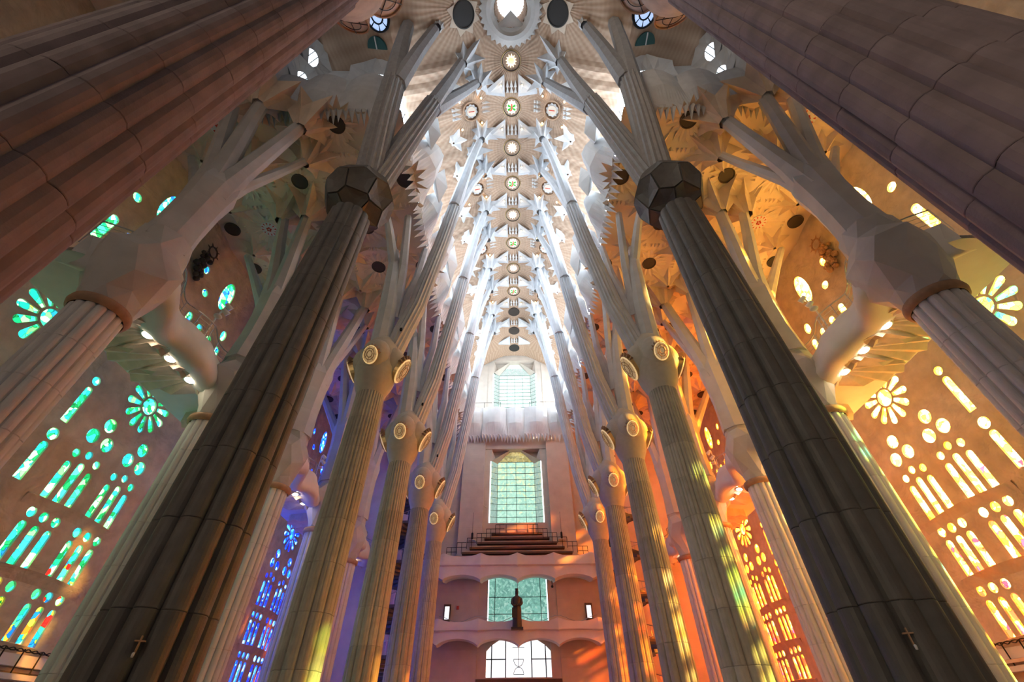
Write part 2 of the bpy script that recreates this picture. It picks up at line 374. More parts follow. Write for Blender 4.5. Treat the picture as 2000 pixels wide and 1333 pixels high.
def goldberg(r, c, mat, sz=1.0):
    """rounded many-faceted knot: facets round a few rings of points, each facet slightly hollow"""
    bm = bmesh.new()
    for lat, m, o in ((-62, 5, 0), (-20, 8, .5), (24, 8, 0), (64, 5, .5)):
        for i in range(m):
            q = 2 * PI * (i + o) / m; la = math.radians(lat); bm.verts.new((math.cos(la) * math.cos(q), math.cos(la) * math.sin(q), math.sin(la)))
    bmesh.ops.convex_hull(bm, input=list(bm.verts)); bmesh.ops.triangulate(bm, faces=bm.faces[:]); bm.normal_update()
    vs = []; fs = []
    for v in bm.verts:
        nrm = v.co.normalized(); cs = [f.normal.normalized() if f.normal.dot(f.calc_center_median()) > 0 else -f.normal for f in v.link_faces]
        u = nrm.orthogonal().normalized(); w_ = nrm.cross(u)
        cs.sort(key=lambda q: math.atan2(q.dot(w_), q.dot(u)))
        n = len(vs); k = len(cs); cen = sum(cs, Vector()) / k
        R1 = [q * r for q in cs]; R2 = [(cen + (q - cen) * .93) * r * 1.03 for q in cs]; R3 = [(cen + (q - cen) * .5) * r * .97 for q in cs]
        for q in [x_ * .97 for x_ in R1] + R2 + R3 + [cen * r * .945]: vs.append((c[0] + q.x, c[1] + q.y, c[2] + q.z * sz))
        for i in range(k):
            j = (i + 1) % k; fs += [(n + i, n + j, n + k + j, n + k + i), (n + k + i, n + k + j, n + 2 * k + j, n + 2 * k + i), (n + 2 * k + i, n + 2 * k + j, n + 3 * k)]
    bm.free(); return me('knot', vs, fs, mat)
FL = [1, .86, .96, .86]
def star_mesh(R, rb, drop, n, mat, name='star_fold', seed=0, twist=0.0):
    rnd = random.Random(seed); vs = []; fs = []
    for i in range(n):
        a = 2 * PI * i / n + twist; b = a + PI / n; rr = R * rnd.uniform(.85, 1.2); rv = R * rnd.uniform(.46, .56)
        vs += [(rb * math.cos(a), rb * math.sin(a), -drop), (rb * .9 * math.cos(b), rb * .9 * math.sin(b), -drop),
               (rr * math.cos(a), rr * math.sin(a), 0.06), (rv * math.cos(b), rv * math.sin(b), 0.06), (rr * .5 * math.cos(a), rr * .5 * math.sin(a), -drop * .42)]
    for i in range(n):
        o = 5 * i; p = 5 * ((i + 1) % n); q = 5 * ((i - 1) % n)
        fs += [(o, o + 1, o + 3, o + 4), (o + 4, o + 3, o + 2), (o, o + 4, q + 3, q + 1), (o + 4, o + 2, q + 3)]
    return me(name, vs, fs, mat)

def star2d(n, r0, r1, z0, z1, ph=0):
    vs = [(0, 0, z1)]; fs = []
    for i in range(2 * n):
        r = r1 if i % 2 == 0 else r0; a = PI * i / n + ph; vs.append((r * math.cos(a), r * math.sin(a), z0))
    for i in range(2 * n): fs.append((0, 1 + i, 1 + (i + 1) % (2 * n)))
    return vs, fs
def nave_column(sx, first):
    """granite (or basalt) nave column in local coordinates, inward is -sx"""
    d = -sx
    if first: root = thing('nave_column', '', 'column', (sx * 7.5, YK[0], 0))
    else: root = thing('nave_column', '', 'column', (sx * 7.5, YK[1], 0))
    mat = M['basalt'] if first else M['granite']; up = M['trunk'] if first else M['grey']
    zt = 19.0 if first else 14.5; zk = 20.75 if first else 16.35
    rf = (lambda z: 1.12 - .24 * z / zt) if first else (lambda z: .84 - .14 * z / zt)
    nd = 11 if first else 9
    for i in range(nd): ob('drum', drum_mesh(zt * i / nd, zt * (i + 1) / nd, rf, zt, mat, 12 if first else 10, 12 if first else 30, 96 if first else 120), root)
    if first: ob('knot', goldberg(1.62, (0, 0, zk), mat, 1.12), root)
    else:
        kb = MB(); kb.lathe([(.70, 14.4), (.72, 14.5), (.95, 15.1), (1.12, 15.9), (1.12, 16.8), (.95, 17.6), (.55, 18.25), (.1, 18.45)], 24)
        for a in range(4):
            th = a * PI / 2 + (0 if a % 2 == 0 else 0)
            kb.ball((.62 * math.cos(th), .62 * math.sin(th), 16.55), .80, 1, 1, 1.42, 20, 14)
        kb.ob('knot', M['knotstone'], root, True)
        for a in range(4):
            th = a * PI / 2; ct, st = math.cos(th), math.sin(th)
            hh = .76 if a % 2 == 0 else .50; ww = .50 if a % 2 == 0 else .38
            # tilted oval lamp, facing out and down
            o = Vector((1.36 * ct, 1.36 * st, 16.1)); nrm = Vector((ct * .9, st * .9, -.42)).normalized(); tu = Vector((0, 0, 1)) - nrm * nrm.z; tu.normalize(); ts = tu.cross(nrm)
            def el(s, k, off): return [o + tu * (hh * s * math.sin(2 * PI * i / 28)) + ts * (ww * s * math.cos(2 * PI * i / 28)) + nrm * off for i in range(28)]
            l = MB(); a0, a1 = el(1, 0, -.35), el(1, 0, .06); n = 28
            l.add(a0 + a1, [(i, (i + 1) % n, n + (i + 1) % n, n + i) for i in range(n)])
            lamp = l.ob('lamp', M['gold'], root)
            g = MB(); r0, r1 = el(.90, 0, .06), el(.5, 0, .14); g.add(r0 + r1 + [o + nrm * .17], [(i, (i + 1) % n, n + (i + 1) % n, n + i) for i in range(n)] + [(n + i, n + (i + 1) % n, 2 * n) for i in range(n)])
            g.ob('lamp_glass', M['knotlamp'], lamp, True)
            rm = MB(); r0, r1 = el(1.03, 0, .04), el(.90, 0, .09); rm.add(r0 + r1, [(i, (i + 1) % n, n + (i + 1) % n, n + i) for i in range(n)]); rm.ob('lamp_rim', M['rimlamp'], lamp)
            cg = MB(); 
            for s in (.35, .62): cg.sweep(el(s, 0, .17) + [el(s, 0, .17)[0]], .02, 5, cap=False)
            for i in range(0, 28, 4): cg.sweep([el(.35, 0, .17)[i], el(.95, 0, .10)[i]], .012, 5)
            cg.ob('lamp_grille', M['ring'], lamp)
            tt = MB()                                                   # carved spikes over the lamp
            for i in range(9):
                b = PI * (.08 + .84 * i / 8); e0 = o + tu * (hh * 1.02 * math.sin(b)) + ts * (ww * 1.02 * math.cos(b)); e1 = o + tu * (hh * 1.36 * math.sin(b)) + ts * (ww * 1.34 * math.cos(b)) + nrm * (-.02)
                tn = (ts * -math.sin(b) + tu * math.cos(b)) * .055
                tt.add([e0 - tn + nrm * .05, e0 + tn + nrm * .05, e1 - nrm * .12, e0 - nrm * .3], [(0, 1, 2), (0, 2, 3), (1, 3, 2)])
            tt.ob('lamp_spikes', M['ring'], lamp)
    b = MB()
    def br(name, pts, rad, n=8, prof=None, mat=None, ph=.39):
        ob(name, MB().sweep(pts, rad, n, prof, True, None, ph).mesh(name, mat or up), root)
    if first:
        br('trunk', [(d * .15, -.1, 21.9), (d * .0, -1.05, 27.5), (-d * .15, -1.65, 32.6)], [.78, .74, .72], 32, FL)
        br('trunk', [(d * .4, .05, 21.9), (d * 1.35, -.05, 28.5), (d * 2.05, -.1, 33.4)], [.74, .68, .66], 32, FL)
        br('branch', [(-d * .15, -1.6, 32.2), (-d * .35, -2.4, 37), (-d * .3, -3.4, 42.6)], [.70, .55, .46])
        br('branch', [(d * .1, -1.65, 32.4), (d * .8, -2.2, 37.5), (d * 1.7, -2.75, 43)], [.62, .5, .42])
        br('branch', [(d * 2.05, -.1, 33.0), (d * 2.8, -.15, 38.5), (d * 3.4, -.25, 43.2)], [.62, .5, .42])
        br('branch', [(d * 2.15, .1, 33.2), (d * 3.6, .85, 39), (d * 4.6, 1.25, 42.8)], [.55, .42, .36])
        br('branch', [(-d * .6, .3, 21.8), (-d * 1.4, 1.2, 26), (-d * 1.9, 1.8, 29.2)], [.42, .36, .3])
        stars = [(d * 3.55, -.25, 43.9, 1.9), (d * 4.7, 1.3, 43.6, 1.5), (d * 1.8, -2.85, 43.3, .95)]
    else:
        br('trunk', [(d * .55, .1, 17.6), (d * 1.35, .1, 21.2), (d * 2.2, .1, 28), (d * 2.75, .05, 33.2)], [.60, .56, .54, .54], 32, FL)
        br('trunk', [(-d * .15, -.1, 17.6), (-d * .3, -.1, 21.0), (-d * .55, -.1, 24), (-d * .8, 0, 26)], [.58, .56, .48, .4], 10)
        br('branch', [(-d * .7, 0, 25.2), (-d * 1.3, -1.2, 28), (-d * 1.8, -1.8, 29.8)], [.38, .3, .26])
        br('branch', [(-d * .7, .1, 25.2), (-d * 1.4, 1.2, 28), (-d * 1.8, 1.85, 29.8)], [.38, .3, .26])
        br('branch', [(d * .1, .15, 20.2), (-d * .05, -.15, 25), (-d * .3, -1.1, 29.9)], [.42, .3, .26], 6)
        br('branch', [(d * .2, .25, 20.2), (d * .7, .9, 25), (d * .5, 1.9, 29.9)], [.42, .3, .26], 6)
        br('branch', [(d * 2.72, .05, 32.8), (d * 3.25, .0, 38.5), (d * 3.7, 0, 43.2)], [.52, .44, .36])
        br('branch', [(d * 2.75, .2, 33), (d * 3.7, .95, 38.8), (d * 4.6, 1.6, 43.0)], [.46, .36, .30])
        br('branch', [(d * 2.75, -.2, 33), (d * 3.7, -.95, 38.8), (d * 4.6, -1.6, 43.0)], [.46, .36, .30])
        stars = [(d * 3.75, 0, 43.9, 1.7), (d * 4.7, 1.7, 43.7, 1.35), (d * 4.7, -1.7, 43.7, 1.35)]
    for i, (x, y, z, R) in enumerate(stars):
        ob('star_fold', star_mesh(R, .32, 1.5, 8, M['grey'], seed=i + (3 if first else 0), twist=.2 * i), root, (x, y, z))
    return root


for sx in (-1, 1):
    r = nave_column(sx, True); r['label'] = 'dark fluted basalt column with many-faceted knot, ' + SIDE[sx]
    r = nave_column(sx, False)
    for k in range(1, 5):
        lb = '%s pale granite column with oval knot lamps beyond the basalt one, %s' % (ORD[k], SIDE[sx])
        if k == 1: r['label'] = lb
        else: dup(r, (sx * 7.5, YK[k], 0), lb)

# crossing columns: porphyry, built of blocks
for sx in (-1, 1):
    root = thing('crossing_column', 'massive reddish porphyry column of wide fluted blocks, ' + SIDE[sx], 'column', (sx * 7.5, 2.67, 0))
    rf = lambda z: 1.24 - .10 * z / 24; zt = 25.0; nd = 14; seg = 80
    for i in range(nd):
        off = (i * 7) % 20
        for q in range(4):
            a0 = off + q * 20
            ob('block', drum_mesh(zt * i / nd, zt * (i + 1) / nd, rf, 60, M['porphyry'], 16, 16, seg, 2, a0, a0 + 20), root)
    kb = MB(); kb.lathe([(1.1, 24.9), (1.3, 25.4), (1.75, 26.6), (1.85, 28), (1.6, 29.6), (1.0, 31), (.9, 32)], 24)
    kb.ob('knot', M['shell'], root, True)
    for th in (.55 if sx < 0 else PI - .55, 1.75 if sx < 0 else PI - 1.75):
        o = Vector((1.75 * math.cos(th), 1.75 * math.sin(th), 27.2)); nrm = Vector((math.cos(th) * .8, math.sin(th) * .8, -.6)); tu = (Vector((0, 0, 1)) - nrm * nrm.z).normalized(); ts = tu.cross(nrm)
        el = lambda s, off: [o + tu * (1.15 * s * math.sin(2 * PI * i / 32)) + ts * (.85 * s * math.cos(2 * PI * i / 32)) + nrm * off for i in range(32)]
        l = MB(); l.add(el(1, -.5) + el(1, .1) + el(.92, .1) + el(.92, .0), [(r_ * 32 + i, r_ * 32 + (i + 1) % 32, (r_ + 1) * 32 + (i + 1) % 32, (r_ + 1) * 32 + i) for r_ in range(3) for i in range(32)])
        lamp = l.ob('lamp', M['ring'], root)
        g = MB(); g.add(el(.92, .02) + el(.5, .1) + [o + nrm * .12], [(i, (i + 1) % 32, 32 + (i + 1) % 32, 32 + i) for i in range(32)] + [(32 + i, 32 + (i + 1) % 32, 64) for i in range(32)]); g.ob('lamp_glass', M['shell'], lamp, True)
        cg = MB(); cg.sweep(el(.55, .14) + [el(.55, .14)[0]], .02, 5, cap=False)
        for i in range(0, 32, 8): cg.sweep([el(.0, .14)[i], el(.95, .1)[i]], .02, 5)
        cg.ob('lamp_grille', M['black'], lamp)
    for e in ((-sx * 2.2, .2, 42), (sx * 3, -1.5, 42)):
        ob('branch', MB().sweep([(0, 0, 31), (e[0] * .5, e[1] * .5, 37), e], [.8, .6, .5], 8).mesh('branch', M['grey']), root)

# ------------------------------------------------------------------ aisle columns, galleries
def aisle_column(sx):
    d = -sx; root = thing('aisle_column', '', 'column', (sx * 15, YK[0], 0))
    zt = 12.7; rf = lambda z: .86 - .04 * z / zt
    for i in range(8): ob('drum', drum_mesh(zt * i / 8, zt * (i + 1) / 8, rf, 26, M['white'], 14, 14, 112), root)
    MB().lathe([(.84, 12.66), (.93, 12.72), (.97, 12.85), (.94, 13.0), (.80, 13.06)], 40).ob('ring', M['ring'], root, True)
    # faceted capital growing out of the ring
    rnd = random.Random(5); n = 9; rows = [(12.98, .86), (13.45, 1.02), (14.5, 1.45), (15.5, 1.42), (16.25, 1.15), (17.2, 1.05)]; vs = []; fs = []
    for i, (z, r) in enumerate(rows):
        for j in range(n):
            a = 2 * PI * (j + .5 * (i % 2)) / n; jr = 1 + (rnd.uniform(-.12, .12) if 1 < i < 5 else 0)
            vs.append((r * jr * math.cos(a), r * jr * math.sin(a), z + (rnd.uniform(-.22, .22) if 0 < i < 5 else 0)))
    for i in range(len(rows) - 1):
        for j in range(n):
            k = (j + 1) % n
            fs += [(i * n + j, i * n + k, (i + 1) * n + j), (i * n + k, (i + 1) * n + k, (i + 1) * n + j)] if i % 2 == 0 else [(i * n + j, i * n + k, (i + 1) * n + k), (i * n + j, (i + 1) * n + k, (i + 1) * n + j)]
    ob('capital', me('capital', vs, fs, M['capstone']), root)
    tr = [(16.6, 1.05), (18.4, .95), (20.2, .98), (21.6, 1.12), (22.3, 1.0)]
    for i in range(4):
        (z0, r0), (z1, r1) = tr[i], tr[i + 1]
        ob('trunk', MB().sweep([(0, 0, z0), (0, 0, z1)], [r0, r1], 8, [1, .92], True, None, .2).mesh('trunk', M['capstone']), root)
    ends = [(d * 1.6, 1.85, 29.6, .34), (d * 2.1, -.35, 30.0, .52), (d * .15, -1.75, 30.0, .5), (-d * 1.75, -1.6, 30.0, .46), (-d * 1.9, 1.85, 29.8, .36), (-d * 5.2, 1.2, 28.4, .34)]
    for i, (x, y, z, r) in enumerate(ends):
        f = .30
        ob('branch', MB().sweep([(x * .1, y * .1, 21.0), (x * f, y * f, 23.2 if i < 5 else 22.6), (x * .72, y * .72, 22.4 + (z - 22.4) * .62), (x, y, z)], [r * 1.5, r * 1.05, r * .82, r * .72], 8).mesh('branch', M['capstone']), root)
        if i < 5: ob('star_fold', star_mesh(2.2, r * .72, 1.7, 7, M['fold'], seed=20 + i, twist=.3 * i), root, (x, y, 30.45))
    return root
for sx in (-1, 1):
    r = aisle_column(sx)
    for k in range(5):
        lb = ('white fluted aisle column with faceted capital nearest the porphyry column, ' if k == 0 else '%s white fluted aisle column beyond the one nearest the porphyry column, ' % ORD[k]) + SIDE[sx]
        if k == 0: r['label'] = lb
        else:
            c_ = dup(r, (sx * 15, YK[k], 0), lb)
            for q in c_.children:
                if q.name.startswith('capital'): q.scale = (.82, .82, 1)

FRONT = [(-1.2, 16.4), (-.7, 15.5), (0, 14.9), (.65, 14.5), (1.25, 14.45), (1.9, 14.8), (2.45, 15.2), (3.2, 15.5), (3.95, 15.2), (4.85, 15.0), (6.05, 15.45), (6.9, 15.4), (7.5, 14.9)]
def cat(pts, m):
    out = []
    for i in range(len(pts) - 1):
        p0, p1, p2, p3 = pts[max(0, i - 1)], pts[i], pts[i + 1], pts[min(len(pts) - 1, i + 2)]
        for q in range(m):
            t = q / m; out.append(tuple(.5 * (2 * b + (c_ - a) * t + (2 * a - 5 * b + 4 * c_ - e) * t * t + (3 * b - a - 3 * c_ + e) * t ** 3) for a, b, c_, e in zip(p0, p1, p2, p3)))
    return out + [pts[-1]]
def gallery(sx):
    root = thing('choir_gallery', 'long wavy white choir gallery with steel handrail between aisle columns and wall, ' + SIDE[sx], 'gallery', (0, 0, 0))
    dm = MB().lathe([(.27, .03), (.30, -.02), (.30, -.07), (.22, -.07)], 20).mesh('downlight', M['whitemetal'], True)
    db = MB().lathe([(.225, -.05), (.21, -.10), (.14, -.15), (.001, -.17)], 20).mesh('lens', M['down'])
    prof = [(1.1, 14.7), (.25, 14.34), (-.22, 14.28), (-.45, 14.42), (-.52, 14.72), (-.40, 15.15), (-.16, 15.65), (0, 16.0), (.10, 16.06), (.2, 16.0), (.25, 15.2)]
    SH = []
    for q in range(3):
        m = 24; inner = []; outer = []
        for i in range(m):
            a = 2 * PI * i / m; ca, sa = math.cos(a), math.sin(a)
            inner.append((sx * (16.0 + .34 * ca), .34 * sa, 14.60 + (.015 if i % 2 else -.015)))
            ro = 2.9 if ca > .35 else (1.3 if ca > -.2 else .75); sp = 1.15 if abs(sa) > .6 else 1.45
            outer.append((sx * (16.0 + ro * ca), sa * sp, 14.36 + ((.10 if i % 2 else -.10) if ca > -.1 else .04) + .22 * max(0, ca)))
        vs = inner + outer; fs = [(i, (i + 1) % m, m + (i + 1) % m, m + i) for i in range(m)]
        vs += [(v[0], v[1], 15.1) for v in outer]; fs += [(m + i, m + (i + 1) % m, 2 * m + (i + 1) % m, 2 * m + i) for i in range(m)]
        SH.append(me('shell', vs, fs, M['shell']))
    for k in range(5):
        y0 = YK[k]; pts = [(y + y0, x) for y, x in cat(FRONT if k == 0 else FRONT[2:], 4)]; n = len(prof)
        vs = [(sx * (x + o), y, z + .10 * math.sin(y * 2.4)) for y, x in pts for o, z in prof]
        fs = [(i * n + j, i * n + j + 1, (i + 1) * n + j + 1, (i + 1) * n + j) for i in range(len(pts) - 1) for j in range(n - 1)]
        ob('parapet', me('parapet', vs, fs, M['gallery'], True), root)
        vs = []
        for y, x in pts: vs += [(sx * (x + .2), y, 15.25), (sx * 19.4, y, 15.25), (sx * 19.4, y, 15.05), (sx * (x + .2), y, 15.05)]
        fs = [(4 * i + j, 4 * i + (j + 1) % 4, 4 * i + 4 + (j + 1) % 4, 4 * i + 4 + j) for i in range(len(pts) - 1) for j in range(4)]
        ob('slab', me('slab', vs, fs, M['gallery']), root)
        for q, yl in enumerate((2.85, 4.45, 6.05)):
            ob('shell', SH[q], root, (0, y0 + yl, 0)); d = ob('downlight', dm, root, (sx * 16.0, y0 + yl, 14.58)); ob('lens', db, d)
        off = [(sx * (x + .30), y) for y, x in pts]
        ob('handrail', MB().sweep([(x, y, 17.05) for x, y in off], .035, 6).mesh('handrail', M['steel'], True), root)
        for z in (16.3, 16.55, 16.8): ob('rail_bar', MB().sweep([(x, y, z) for x, y in off], .014, 5).mesh('rail_bar', M['steel']), root)
        for i in range(0, len(off) - 1, 4): ob('rail_post', MB().sweep([(off[i][0], off[i][1], 15.6), (off[i][0], off[i][1], 17.05)], .022, 6).mesh('rail_post', M['steel']), root)
gallery(-1); gallery(1)

# ------------------------------------------------------------------ aisle vaults
def aisle_vault(sx):
    name = 'ceiling_left' if sx < 0 else 'ceiling_right'
    x0, x1, y0, y1 = 6.95, 22.5, 9.55, 50.0; nx, ny = 66, 170; vs = []; fs = []
    CX = [7.5, 11.25, 15, 18.75, 21.8]
    def zf(x, y):
        yl = ((y - YK[0] + 1.875) % 3.75) - 1.875; xl = min((x - c for c in CX), key=abs)
        r = math.hypot(xl, yl); return 30.45 - .30 * min(1, r / 1.9) ** 2
    for i in range(nx + 1):
        for j in range(ny + 1):
            x = x0 + (x1 - x0) * i / nx; y = y0 + (y1 - y0) * j / ny; vs.append((sx * x, y, zf(x, y)))
    fs = [(i * (ny + 1) + j, i * (ny + 1) + j + 1, (i + 1) * (ny + 1) + j + 1, (i + 1) * (ny + 1) + j) for i in range(nx) for j in range(ny)]
    root = ob(name, me('aisle_vault', vs, fs, M['aisle'], True), kind='structure')
    ob('vault_back', MB().box(min(sx * 7.2, sx * 22.5), max(sx * 7.2, sx * 22.5), 9.7, 50, 30.9, 31.1).mesh('vault_back', M['aisle']), root)
    disc = MB().lathe([(.56, .06), (.56, -.05), (.50, -.05), (.46, .0)], 28); disc.lathe([(.47, .0), (.001, .01)], 28)
    dmesh = disc.mesh('oculus', M['brown']); dk = MB().lathe([(.54, .05), (.54, -.02), (.001, -.02)], 28).mesh('oculus', M['dark'])
    fw = MB(); fw.lathe([(.6, .05), (.6, -.06), (.42, -.06), (.001, -.09)], 30); flo = fw.mesh('flower_roundel', M['white'])
    pm = MB()
    for i in range(12): pm.add([(.54 * math.cos(a), .54 * math.sin(a), -.075) for a in (i * PI / 6 - .12, i * PI / 6 + .12)] + [(.34 * math.cos(i * PI / 6), .34 * math.sin(i * PI / 6), -.09)], [(0, 1, 2)])
    for i in range(5): pm.ball((.13 * math.cos(i * 1.257), .13 * math.sin(i * 1.257), -.1), .07, n=8, m=5)
    pmm = pm.mesh('flower_petals', M['red'])
    pv, pf = star2d(15, 1.0, 1.62, -.16, -.03)
    pet = [me('petal_plate', [(x * (1 + .18 * math.sin(7 * i + q)), y * (1 + .18 * math.sin(7 * i + q)), z) for i, (x, y, z) in enumerate(pv)], pf, M['aisle']) for q in range(3)]
    tri = me('fold_plate', [(-.32, 0, 0), (.02, -.26, 0), (.30, .06, 0), (-.02, .24, 0), (0, -.02, -.17)], [(0, 1, 4), (1, 2, 4), (2, 3, 4), (3, 0, 4)], M['fold'])
    tb = MB()
    for i in (-1, 0, 1): tb.add([(i * .28 - .09, -.16, 0), (i * .28 + .09, -.16, 0), (i * .28, .2, 0), (i * .28, -.1, -.16)], [(0, 1, 3), (1, 2, 3), (2, 0, 3)])
    teeth = tb.mesh('teeth', M['fold']); nd = 0
    ys = [10.35 + 3.75 * i for i in range(11)]
    for i, y in enumerate(ys):
        for x in (7.6, 11.25, 15, 18.75, 21.6):
            if i % 2 == 0 and x in (7.6, 15): 
                continue
            z = zf(x, y)
            if i % 2 == 0 and x in (18.75,):
                o = ob('flower_roundel', flo, root, (sx * x, y, z - .12)); ob('petals', pmm, o)
            else: ob('oculus', dmesh if (i + int(x)) % 3 else dk, root, (sx * x, y, z - .13))
            if x < 21: ob('petal_plate', pet[(i + int(x)) % 3], root, (sx * x, y, z - .02), (0, 0, .4 * i))
            if x < 21:
                # teeth and lozenges half way to the next roundel, both ways
                o = ob('teeth', teeth, root, (sx * x, y + 1.87, zf(x, y + 1.87) + .02), kind='stuff')
                ob('fold_plate', tri, root, (sx * (x - .75), y + 1.87, zf(x, y + 1.87) + .02)); ob('fold_plate', tri, root, (sx * (x + .75), y + 1.87, zf(x, y + 1.87) + .02), (0, 0, 1.9))
                ob('teeth', teeth, root, (sx * (x + 1.87), y, zf(x + 1.87, y) + .02), (0, 0, PI / 2), kind='stuff')
                if nd % 2 == 0: ob('fold_plate', tri, root, (sx * (x + 1.87), y - .8, zf(x, y) - .02), (0, 0, .8))
                ob('fold_plate', tri, root, (sx * (x + 1.87), y + .8, zf(x, y) - .02), (0, 0, 2.4)); nd += 1
    # folds between the columns' own star folds
    for i, y in enumerate(ys[:-1]):
        for q, x in enumerate((9.35, 13.1, 16.9, 20.5)):
            ob('star_fold', star_mesh(1.6, .12, .7, 7, M['fold'], seed=40 + (i * 4 + q) % 6, twist=.25 * (i + q)), root, (sx * x, y + 1.87, zf(x, y + 1.87) + .08))
    return root
aisle_vault(-1); aisle_vault(1)

# ------------------------------------------------------------------ jagged white skirts over the aisle vault edge, clerestory
def lobe(w, n, depth, htop, seed, mat, narrow=.75):
    """jagged shell leaning inwards, flat facets above, a row of teeth below; length along y, inwards is -x"""
    rnd = random.Random(seed); vs = []; fs = []
    cor = [math.cos(PI * (q / 4 - .5)) for q in range(5)]
    for i in range(2 * n + 1):
        t = i / (2 * n); y = (t - .5) * w; tooth = i % 2 == 1
        q = min(3, int(t * 4)); c = cor[q] + (cor[q + 1] - cor[q]) * (t * 4 - q)
        vs += [(.12 * c + (rnd.uniform(.4, .8) if tooth else .02), y, (29.95 - rnd.uniform(.2, .6)) if tooth else 30.15),
               (.10 * c, y, 30.45), (-depth * .75 * c - .05, y * .95, 31.9), (-depth * (.45 + .55 * c), y * narrow, htop)]
    for i in range(2 * n):
        a, b = 4 * i, 4 * (i + 1); fs += [(a + j, b + j, b + j + 1, a + j + 1) for j in range(3)]
    return me('jagged_lobe', vs, fs, mat)
L1 = lobe(4.3, 8, 1.5, 34.2, 1, M['white'], .6); L2 = lobe(3.3, 7, 1.0, 33.6, 2, M['white'], .6)
L3 = lobe(3.3, 8, .8, 34.2, 3, M['white'], .95)
KITE = me('kite_fold', [(0, 0, 36.2), (.3, -.9, 33.2), (-.55, 0, 33.0), (.3, .9, 33.2), (-.1, -.2, 30.9), (.6, 0, 33)], [(0, 1, 2), (0, 2, 3), (1, 4, 2), (2, 4, 3), (0, 5, 1), (0, 3, 5), (4, 1, 5), (4, 5, 3)], M['white'])
for sx in (-1, 1):
    sk = struct('trim_%d' % (200 if sx < 0 else 201), (sx * 6.75, 0, 0))
    for k in range(5):
        y = YK[k]
        for (m, yy) in ((L1, y + 3.75), (L2, y + (7.4 if k < 4 else 7.0))):
            o = ob('jagged_lobe', m, sk, (0, yy, 0), (0, 0, 0 if sx > 0 else PI))
        for yy in (y + 1.75, y + 5.7): ob('kite_fold', KITE, sk, (-sx * 1.1, yy, 0), (0, 0, 0 if sx > 0 else PI))
    # clerestory wall with a tall clear window in each bay, standing back behind the skirts
    wn[0] += 1
    wall = MB(); X = 8.9
    for k in range(0, 5):
        y = YK[0] + 7.5 * k
        wall.box(min(sx * X, sx * (X + .4)), max(sx * X, sx * (X + .4)), y - .9, y + .9, 30.6, 41)
        wall.box(min(sx * X, sx * (X + .4)), max(sx * X, sx * (X + .4)), y + .9, y + 6.6, 30.6, 32.6)
    cw = ob('wall_upper_left' if sx < 0 else 'wall_upper_right', wall.mesh('clerestory_wall', M['white']), kind='structure')
    for k in range(0, 5):
        y = YK[k]; wn[0] += 1; wdo = struct('window_%d' % wn[0], (sx * (X + .2), y, 0))
        for i in range(3):
            for j in range(2):
                ob('pane', MB().box(-.03, .03, 1.0 + 1.86 * i, 2.78 + 1.86 * i, 32.7 + 3.9 * j, 36.45 + 3.9 * j).mesh('pane', GL['cl'] if sx < 0 else GL['cr']), wdo)
        for i in range(4): ob('mullion', MB().box(-.06, .06, .9 + 1.86 * i, 1.0 + 1.86 * i, 32.6, 40.4).mesh('mullion', M['black']), wdo)
        ob('transom', MB().box(-.06, .06, .9, 6.6, 36.45, 36.6).mesh('transom', M['black']), wdo)

# ------------------------------------------------------------------ nave vault
def nz(x, y):
    a = abs(x); P_ = [(0, 44.9), (1.6, 44.8), (2.6, 44.3), (3.75, 43.6), (5.2, 42.7), (6.8, 41.4), (8.9, 40.3), (12, 41.5), (17, 42)]
    for (p, q), (r, s) in zip(P_, P_[1:]):
        if a <= r: z = q + (s - q) * (a - p) / (r - p); break
    yf = ((y - YK[0]) / 1.25) % 1.0; amp = (max(0, min(1, (a - 2.6) / 3)) * .45) if y > 9.8 else 0
    return z - amp * abs(yf - .5) * 2
vs = []; xs = [-17 + 34 * i / 136 for i in range(137)]; ysn = [-8 + .3125 * j for j in range(186)]
for x in xs:
    for y in ysn: vs.append((x, y, nz(x, y)))
ny = len(ysn)
fs = []
for i in range(len(xs) - 1):
    for j in range(ny - 1):
        xm, ym = (xs[i] + xs[i + 1]) / 2, (ysn[j] + ysn[j + 1]) / 2
        if abs(xm) > 9.1 and ym > 10.4: continue
        if math.hypot(xm, ym - 6.9) < 1.35: continue
        fs.append((i * ny + j, i * ny + j + 1, (i + 1) * ny + j + 1, (i + 1) * ny + j))
ceil = ob('ceiling', me('nave_vault', vs, fs, M['vault']), kind='structure')
TRI = {}
for s in (-1, 1):
    TRI[s] = (me('triangle_plate', [(s * .62, -.95, 0), (s * .62, .85, 0), (s * 2.75, .55, -.18), (s * .62, -.95, -.1), (s * .62, .85, -.1), (s * 2.75, .55, -.28), (s * .78, -.55, -.1), (s * .78, .6, -.1), (s * 1.9, .42, -.22)],
        [(3, 4, 7, 6), (4, 5, 8, 7), (5, 3, 6, 8), (0, 1, 4, 3), (1, 2, 5, 4), (2, 0, 3, 5)], M['grey']),
        me('triangle_inset', [(s * .78, -.55, -.1), (s * .78, .6, -.1), (s * 1.9, .42, -.22), (s * 1.0, .1, .0)], [(0, 1, 3), (1, 2, 3), (2, 0, 3)], M['white']))
tb = MB()
for i in (-1, 0, 1): tb.add([(i * .38 - .16, .25, 0), (i * .38 + .16, .25, 0), (i * .38, -.35, 0), (i * .38, .12, -.22)], [(0, 1, 3), (1, 2, 3), (2, 0, 3)])
TEETH = tb.mesh('teeth', M['white'])
bulb = MB().ball((0, 0, 0), .085, 1, 1, 1.5, 12, 8).mesh('bulb', M['bulb'], True); cup = MB().lathe([(.03, .25), (.08, .18), (.10, .06)], 12).mesh('cup', M['gold'], True)
